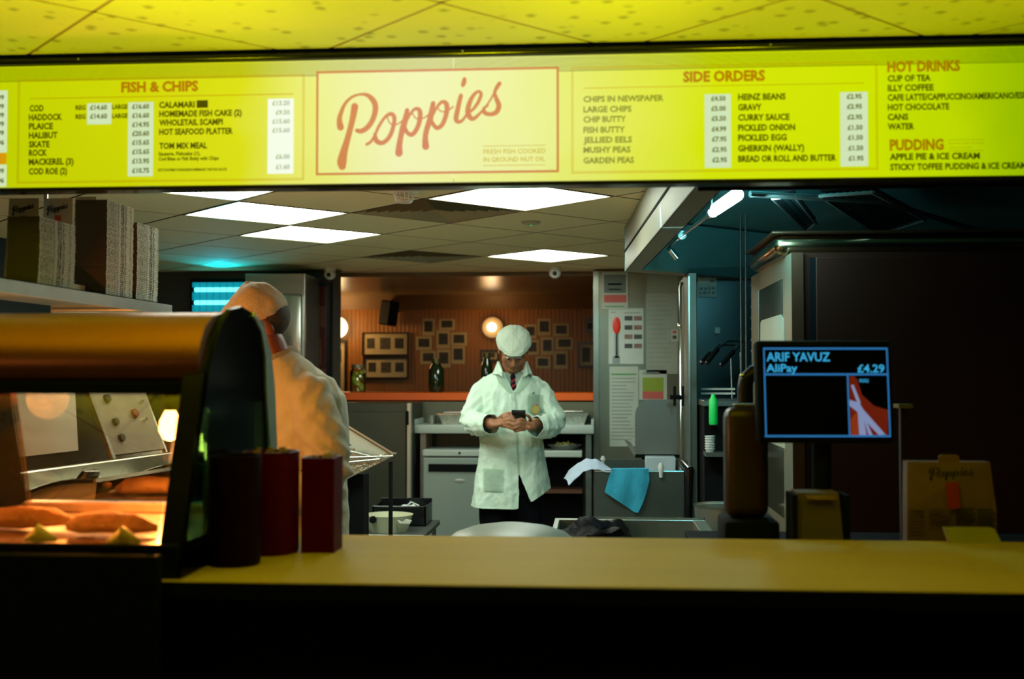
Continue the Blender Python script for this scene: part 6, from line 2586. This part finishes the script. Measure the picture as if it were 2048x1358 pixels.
bm = newbm()
rows = [(1.487, .010, .010), (1.468, .011, .016), (1.455, .011, .012), (1.42, .013, .017), (1.38, .016, .021), (1.30, .016, .026)]
prev = None
for z, cx, w in rows:
    y = hit(bvh_s, cx, z, .008).y
    cur = [bm.verts.new((cx - w, y + .004, z)), bm.verts.new((cx, y - .004, z)), bm.verts.new((cx + w, y + .004, z))]
    if prev:
        bm.faces.new((prev[0], prev[1], cur[1], cur[0]))
        bm.faces.new((prev[1], prev[2], cur[2], cur[1]))
    prev = cur
bmesh.ops.solidify(bm, geom=bm.faces[:], thickness=.003)
tie = plink('tie', bm, mat('navy_tie', (.008, .008, .02), .6), smooth=False)
for z in (1.445, 1.415, 1.385, 1.352):
    y = hit(bvh_s, .014, z, .0135).y
    w = .012 if z > 1.43 else .017
    bm = newbm()
    prism(bm, [(.013 - w * .85, y + .0035, z - .012), (.013, y, z - .003), (.013 + w * .85, y + .0035, z + .009), (.013 + w * .85, y + .0035, z + .020), (.013, y, z + .010), (.013 - w * .85, y + .0035, z + .0)], (0, -.002, 0))
    plink('tie_stripe', bm, mat('red_tie_stripe', (.42, .012, .02), .6), tie, False)

# coat
bm = newbm()
vloft(bm, [(.62, .0, .0, .235, .150), (.72, .0, .0, .228, .148), (.84, .002, .0, .212, .145), (.96, .004, .0, .194, .140), (1.08, .002, -.003, .177, .132), (1.18, 0, -.006, .176, .134),
           (1.30, 0, -.006, .184, .134), (1.385, 0, -.002, .186, .122), (1.43, 0, .0, .172, .106), (1.465, 0, .0, .140, .090), (1.495, .002, -.006, .098, .078), (1.518, .003, -.012, .073, .072)], 36, 2.2)
limb(bm, [(-.135, .0, 1.412, .056), (-.172, -.01, 1.372, .062), (-.203, -.035, 1.30, .063), (-.225, -.065, 1.235, .064), (-.205, -.115, 1.208, .062), (-.165, -.19, 1.205, .060), (-.112, -.268, 1.212, .054)], 20)
limb(bm, [(.135, .0, 1.412, .056), (.176, -.01, 1.372, .062), (.212, -.035, 1.30, .064), (.243, -.065, 1.225, .066), (.225, -.115, 1.198, .064), (.185, -.19, 1.192, .060), (.138, -.262, 1.198, .054)], 20)
ellipsoid(bm, (-.145, .0, 1.40), (.07, .07, .052))
ellipsoid(bm, (.145, .0, 1.40), (.07, .07, .052))
bm = fuse(bm, .0065, 4)
wrinkle(bm, 9, .006, 3, (1.6, 1.2, .55))
wrinkle(bm, 21, .0034, 8, (1.3, 1.2, .8))
# creases pulled around the elbows and the folds of the skirt
bm.normal_update()
mv = []
for v in bm.verts:
    c = v.co
    d = Vector()
    for ex in (-.225, .243):
        r = (c - Vector((ex, -.07, 1.225))).length
        if r < .17:
            d += v.normal * .008 * math.sin((c.z * 1.0 + abs(c.x) * .8 - c.y * .4) * 120) * (1 - r / .17)
    if c.z < 1.05:
        k = (1.05 - c.z) / .4
        a = math.atan2(c.y, c.x)
        d += v.normal * (.011 * k * math.sin(a * 7 + 1.2 * math.sin(c.z * 9)))
    if 1.0 < c.z < 1.2 and c.y < 0:
        d += v.normal * .005 * noise.noise(Vector((c.x * 14, 0, c.z * 40)))
    mv.append(d)
for v, d in zip(bm.verts, mv):
    v.co += d
cuffs = ((Vector((-.112, -.268, 1.212)), Vector((.55, -.78, .04)).normalized()), (Vector((.138, -.262, 1.198)), Vector((-.5, -.82, .05)).normalized()))
for cpt, cn in cuffs:
    near = [f for f in bm.faces if (f.calc_center_median() - cpt).dot(cn) > .004 and (f.calc_center_median() - cpt).length < .075]
    bmesh.ops.delete(bm, geom=near, context='FACES')


def hem(x):
    return .735 if x < .03 else .735 + .10 * min(1, max(0, (x - .05) / .17))


VT, VB = .052, 1.385
kill = []
for f in bm.faces:
    c = f.calc_center_median()
    if c.z < hem(c.x) - .004 or c.z > 1.505:
        kill.append(f)
    elif c.y < -.03 and abs(c.x) < .3 and c.z < .93 and (c.x - .045) > 0 and c.x - .045 < (.93 - c.z) * .42 and c.y < 0:
        kill.append(f)
    elif c.y < -.02 and c.z > VB and abs(c.x - .016) < (c.z - VB) * .50:
        kill.append(f)
bmesh.ops.delete(bm, geom=kill, context='FACES')
bm2 = newbm()
for _ in range(2):
    be = [v for v in bm.verts if v.is_boundary]
    mvv = []
    for v in be:
        nb = [e.other_vert(v).co for e in v.link_edges if e.is_boundary]
        if len(nb) == 2:
            mvv.append((v, (nb[0] + nb[1]) / 2))
    for v, c in mvv:
        v.co = v.co.lerp(c, .6)
bm2.free()
bvh_c = BVHTree.FromBMesh(bm)
shell(bm, .003)
coat = plink('white_coat', bm, COTTON)


def pinned(name, poly, m, parent, off=.004, th=.003, ysel=None):
    """flat patch lying on the coat front"""
    bm = newbm()
    q = [hit(bvh_c, x, z, off) for x, z in poly]
    ys = sorted(p.y for p in q)
    prism(bm, q, (0, -th, 0))
    return plink(name, bm, m, parent, False)


def lapel(s):
    bm = newbm()
    n = 8
    inner, outer = [], []
    for i in range(n + 1):
        f = i / n
        z = VB + .005 + (1.495 - VB) * f
        xi = .016 + s * ((z - VB) * .50)
        w = .012 + .034 * math.sin(min(1, f * 1.15) * PI * .62)
        pi_ = hit(bvh_c, xi + s * .006, z, .006)
        po = hit(bvh_c, xi + s * (.006 + w), z - .012, .009)
        inner.append(bm.verts.new(pi_))
        outer.append(bm.verts.new(po))
    for i in range(n):
        bm.faces.new((inner[i], inner[i + 1], outer[i + 1], outer[i]))
    bmesh.ops.solidify(bm, geom=bm.faces[:], thickness=.004)
    plink('lapel', bm, COTTON, coat)
    # shirt-like collar wing standing up at the neck
    bm = newbm()
    cz = 1.50
    pts = [(.008 + s * .112, .02, 1.486), (.008 + s * .082, .0, 1.560), (.009 + s * .074, -.055, 1.558), (.011 + s * .058, -.10, 1.505), (.013 + s * .060, -.114, 1.472), (.012 + s * .080, -.108, 1.484), (.01 + s * .112, -.05, 1.488)]
    prism(bm, pts, (s * .004, -.003, 0))
    plink('collar_wing', bm, COTTON, coat, False)


lapel(-1)
lapel(1)
# front edge, buttons, pocket, pen, badge
bm = newbm()
pr = None
for i in range(24):
    z = VB - (VB - .93) * i / 23
    p = hit(bvh_c, .018 + .020 * i / 23, z, .0035)
    q = hit(bvh_c, .030 + .020 * i / 23, z, .0045)
    cur = (bm.verts.new(p), bm.verts.new(q))
    if pr:
        bm.faces.new((pr[0], pr[1], cur[1], cur[0]))
    pr = cur
bmesh.ops.solidify(bm, geom=bm.faces[:], thickness=.002)
plink('front_edge', bm, COTTON, coat)
for x, z in ((.006, 1.35), (.012, 1.10), (.02, .99)):
    bm = newbm()
    p = hit(bvh_c, x, z, .002)
    cyl(bm, p, p + Vector((0, -.003, 0)), .006, n=12)
    plink('button', bm, PLASTICW, coat)
for x0, x1, za, zb in ((-.155, -.045, .955, .83),):
    bm = newbm()
    g = []
    for i in range(7):
        g.append([bm.verts.new(hit(bvh_c, x0 + (x1 - x0) * j / 6, za + (zb - za) * i / 6, .008)) for j in range(7)])
    for a, b in zip(g, g[1:]):
        for j in range(6):
            bm.faces.new((a[j], a[j + 1], b[j + 1], b[j]))
    bmesh.ops.solidify(bm, geom=bm.faces[:], thickness=.003)
    plink('pocket', bm, COTTON, coat)
bm = newbm()
g = []
for i in range(6):
    g.append([bm.verts.new(hit(bvh_c, .095 + .085 * j / 5, 1.37 - .10 * i / 5, .009)) for j in range(6)])
for a, b in zip(g, g[1:]):
    for j in range(5):
        bm.faces.new((a[j], a[j + 1], b[j + 1], b[j]))
bmesh.ops.solidify(bm, geom=bm.faces[:], thickness=.003)
plink('breast_pocket', bm, COTTON, coat)
bm = newbm()
p = hit(bvh_c, .125, 1.372, .008)
cyl(bm, p, p + Vector((.003, 0, .014)), .0035, n=8)
plink('pen_cap', bm, mat('green_pen', (.02, .12, .10), .3), coat)
p = hit(bvh_c, .138, 1.288, .020)
bm = newbm()
cyl(bm, p, p + Vector((0, -.004, 0)), .029, n=28)
bd = plink('badge', bm, mat('badge_teal', (.13, .20, .17), .4), coat)
bm = newbm()
cyl(bm, p + Vector((0, -.004, 0)), p + Vector((0, -.005, 0)), .024, n=28)
plink('badge_centre', bm, mat('badge_gold', (.36, .32, .08), .4, 0, .4, 120), bd)
for dx, dz in ((.008, .024), (-.002, -.027)):
    bm = newbm()
    ellipsoid(bm, p + Vector((dx, -.005, dz)), (.006, .002, .005), u=10, v=6)
    plink('badge_dot', bm, REDI, bd)

# trousers and shoes
bm = newbm()
vloft(bm, [(.80, 0, .01, .165, .115), (.90, 0, .01, .165, .115), (1.0, 0, .01, .155, .11)])
for s in (-1, 1):
    limb(bm, [(s * .085, .01, .88, .095, .10), (s * .098, .0, .55, .08, .085), (s * .108, .02, .09, .07, .075)])
bm = fuse(bm, .012, 3)
wrinkle(bm, 12, .004, 9)
plink('trousers', bm, TROUS)
for s in (-1, 1):
    bm = newbm()
    tube(bm, [(s * .11, .07, .035), (s * .11, .0, .05), (s * .12, -.10, .042), (s * .122, -.17, .03)], [(.034, .033), (.044, .048), (.047, .040), (.03, .024)], 16)
    box(bm, s * .11 - .042, s * .11 + .052, -.19, .09, 0, .014, .006)
    plink('shoe', bm, SHOE)

# phone in his hands
phm = PM @ Matrix.Translation((.044, -.352, 1.262)) @ Matrix.Rotation(R(-4), 4, 'Z') @ Matrix.Rotation(R(48), 4, 'X')
ph = thing('mobile_phone', 'dark mobile phone held in both hands by the capped man', 'phone', tuple(phm.translation))
bm = newbm()
box(bm, -.038, .038, -.0045, .0045, -.035, .045, .004, 2, phm)
link('phone_body', bm, mat('dark_green_black_phone', (.010, .018, .016), .25), ph, True)
bm = newbm()
box(bm, -.034, .034, .0045, .0052, -.031, .041, 0, 1, phm)
link('phone_screen', bm, emis('phone_glow', (.7, .8, .9), .5), ph)

# ------------------------------------------------------------ the leaning man on the left
pc = aY(583, 743, 3.95)
PM = Matrix.Translation((pc.x, 3.95, 0)) @ Matrix.Rotation(R(-62), 4, 'Z')
hc = Vector((-.01, -.105, 1.66))
hm = head_matrix(hc, R(28), R(-6))
bm = newbm()
head_geo(bm, hm)
limb(bm, [(0, .02, 1.43, .064), (0, -.045, 1.51, .060), (0, -.085, 1.60, .060)])
vloft(bm, [(.86, 0, .04, .155, .11), (.97, 0, .045, .16, .115), (1.12, 0, .05, .145, .11), (1.28, 0, .04, .16, .11), (1.40, 0, .02, .16, .095), (1.47, 0, .0, .10, .06)])
for s in (-1, 1):
    limb(bm, [(s * .16, .03, 1.42, .05), (s * .205, .08, 1.18, .043), (s * .16, -.14, 1.06, .031)])
    limb(bm, [(s * .085, .03, .90, .085), (s * .10, .02, .50, .06), (s * .11, .03, .10, .042)])
    x = s * .16
    i = -s
    hand_geo(bm, (x, -.14, 1.06), (x + i * .01, -.21, 1.05), (0, 0, 1),
             [[(x + i * (.035 - k * .021), -.225, 1.05), (x + i * (.04 - k * .021), -.262 + abs(k - 1) * .006, 1.048), (x + i * (.04 - k * .021), -.288 + abs(k - 1) * .008, 1.035),
               (x + i * (.04 - k * .021), -.298 + abs(k - 1) * .009, 1.018)] for k in range(4)],
             [(x + i * .03, -.165, 1.055), (x + i * .052, -.195, 1.05), (x + i * .062, -.22, 1.043), (x + i * .064, -.238, 1.036)])
bm = fuse(bm, .0055, 3)
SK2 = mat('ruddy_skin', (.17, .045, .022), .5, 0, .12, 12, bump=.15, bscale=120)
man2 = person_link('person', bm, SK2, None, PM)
tag(man2, 'older man in white coat and pale cap leaning behind the display cabinet', 'person')
WM[man2.name] = Matrix()
hmw = PM @ hm
face_parts(hmw, man2)
HAIR = mat('greying_hair', (.035, .03, .022), .7, 0, .5, 60, bump=.8, bscale=200)
hair_geo(hmw, man2, 1.25)
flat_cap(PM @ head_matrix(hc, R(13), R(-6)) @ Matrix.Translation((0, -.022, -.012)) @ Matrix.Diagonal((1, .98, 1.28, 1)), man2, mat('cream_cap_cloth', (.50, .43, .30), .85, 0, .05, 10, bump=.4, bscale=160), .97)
bm = newbm()
vloft(bm, [(1.10, 0, .04, .15, .11), (1.28, 0, .04, .163, .115), (1.40, 0, .02, .165, .10), (1.455, 0, .0, .11, .075), (1.50, .0, -.03, .070, .064)])
bm = fuse(bm, .01, 3)
person_link('shirt', bm, SHIRTM, man2, PM)
bm = newbm()
vloft(bm, [(.66, .0, .03, .225, .160), (.76, .0, .035, .215, .158), (.96, .0, .045, .19, .150), (1.10, .0, .05, .178, .145), (1.20, 0, .05, .182, .15), (1.32, 0, .042, .192, .152),
           (1.41, 0, .04, .195, .145), (1.475, 0, .012, .160, .125), (1.52, 0, -.022, .112, .098), (1.555, 0, -.055, .080, .078), (1.585, 0, -.072, .070, .072)], 36, 2.2)
for s in (-1, 1):
    limb(bm, [(s * .145, .02, 1.43, .068), (s * .192, .035, 1.36, .076), (s * .212, .065, 1.27, .072), (s * .222, .085, 1.17, .070), (s * .214, .03, 1.105, .066), (s * .19, -.06, 1.075, .060), (s * .168, -.12, 1.062, .054)], 20)
    ellipsoid(bm, (s * .15, .025, 1.43), (.08, .08, .065))
bm = fuse(bm, .0065, 5)
wrinkle(bm, 8, .006, 21, (1.2, 1.2, .7))
bm.normal_update()
mv = []
for v in bm.verts:
    c = v.co
    d = Vector()
    r = (Vector((abs(c.x), c.y, c.z)) - Vector((.215, .05, 1.15))).length
    if r < .25:
        d += v.normal * .009 * math.sin((c.z * 1.0 + c.y * .75) * 95 + math.sin(c.y * 20)) * (1 - r / .25)
    r = (Vector((abs(c.x), c.y, c.z)) - Vector((.15, .02, 1.42))).length
    if r < .2:
        d += v.normal * .006 * math.sin((c.z * .6 - c.y * .9) * 110) * (1 - r / .2)
    mv.append(d)
for v, d in zip(bm.verts, mv):
    v.co += d
kill = []
for f in bm.faces:
    c = f.calc_center_median()
    if c.z < .70 or (c.z > 1.548 + .45 * (c.y + .07)):
        kill.append(f)
    elif c.y < -.14 and c.y < -.118 and abs(abs(c.x) - .165) < .07 and c.z < 1.13 and c.y < -.135:
        kill.append(f)
    elif c.y < -.04 and c.z > 1.40 and abs(c.x) < (c.z - 1.40) * .45:
        kill.append(f)
bmesh.ops.delete(bm, geom=kill, context='FACES')
for _ in range(2):
    mvv = []
    for v in [v for v in bm.verts if v.is_boundary]:
        nb = [e.other_vert(v).co for e in v.link_edges if e.is_boundary]
        if len(nb) == 2:
            mvv.append((v, (nb[0] + nb[1]) / 2))
    for v, c in mvv:
        v.co = v.co.lerp(c, .6)
shell(bm, .003)
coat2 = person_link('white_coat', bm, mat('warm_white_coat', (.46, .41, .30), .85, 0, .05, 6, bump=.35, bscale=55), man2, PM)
# folded collar round the neck
bm = newbm()
n = 30
r0, r1 = [], []
for k in range(n + 1):
    a = R(-90 + 22) + R(316) * k / n
    c, s = math.cos(a), math.sin(a)
    up = .5 + .5 * s       # 1 at the back
    x, y = .073 * c, -.070 + .077 * s
    r0.append(bm.verts.new((x, y, 1.535 + .060 * up)))
    r1.append(bm.verts.new((x * 1.32, -.058 + (y + .070) * 1.30, 1.488 + .06 * up)))
for k in range(n):
    bm.faces.new((r0[k], r0[k + 1], r1[k + 1], r1[k]))
bmesh.ops.solidify(bm, geom=bm.faces[:], thickness=.005)
person_link('collar', bm, MATS['warm_white_coat'], coat2, PM)
bm = newbm()
vloft(bm, [(.80, 0, .04, .16, .115), (.90, 0, .04, .16, .115), (1.0, 0, .04, .15, .11)])
for s in (-1, 1):
    limb(bm, [(s * .085, .03, .88, .092, .10), (s * .098, .02, .55, .08, .085), (s * .108, .03, .09, .07, .075)])
bm = fuse(bm, .014, 3)
person_link('trousers', bm, TROUS, man2, PM)
for s in (-1, 1):
    bm = newbm()
    tube(bm, [(s * .11, .08, .035), (s * .11, .01, .05), (s * .12, -.09, .042), (s * .122, -.16, .03)], [(.034, .033), (.044, .048), (.047, .040), (.03, .024)], 16)
    box(bm, s * .11 - .042, s * .11 + .052, -.18, .10, 0, .014, .006)
    person_link('shoe', bm, SHOE, man2, PM)
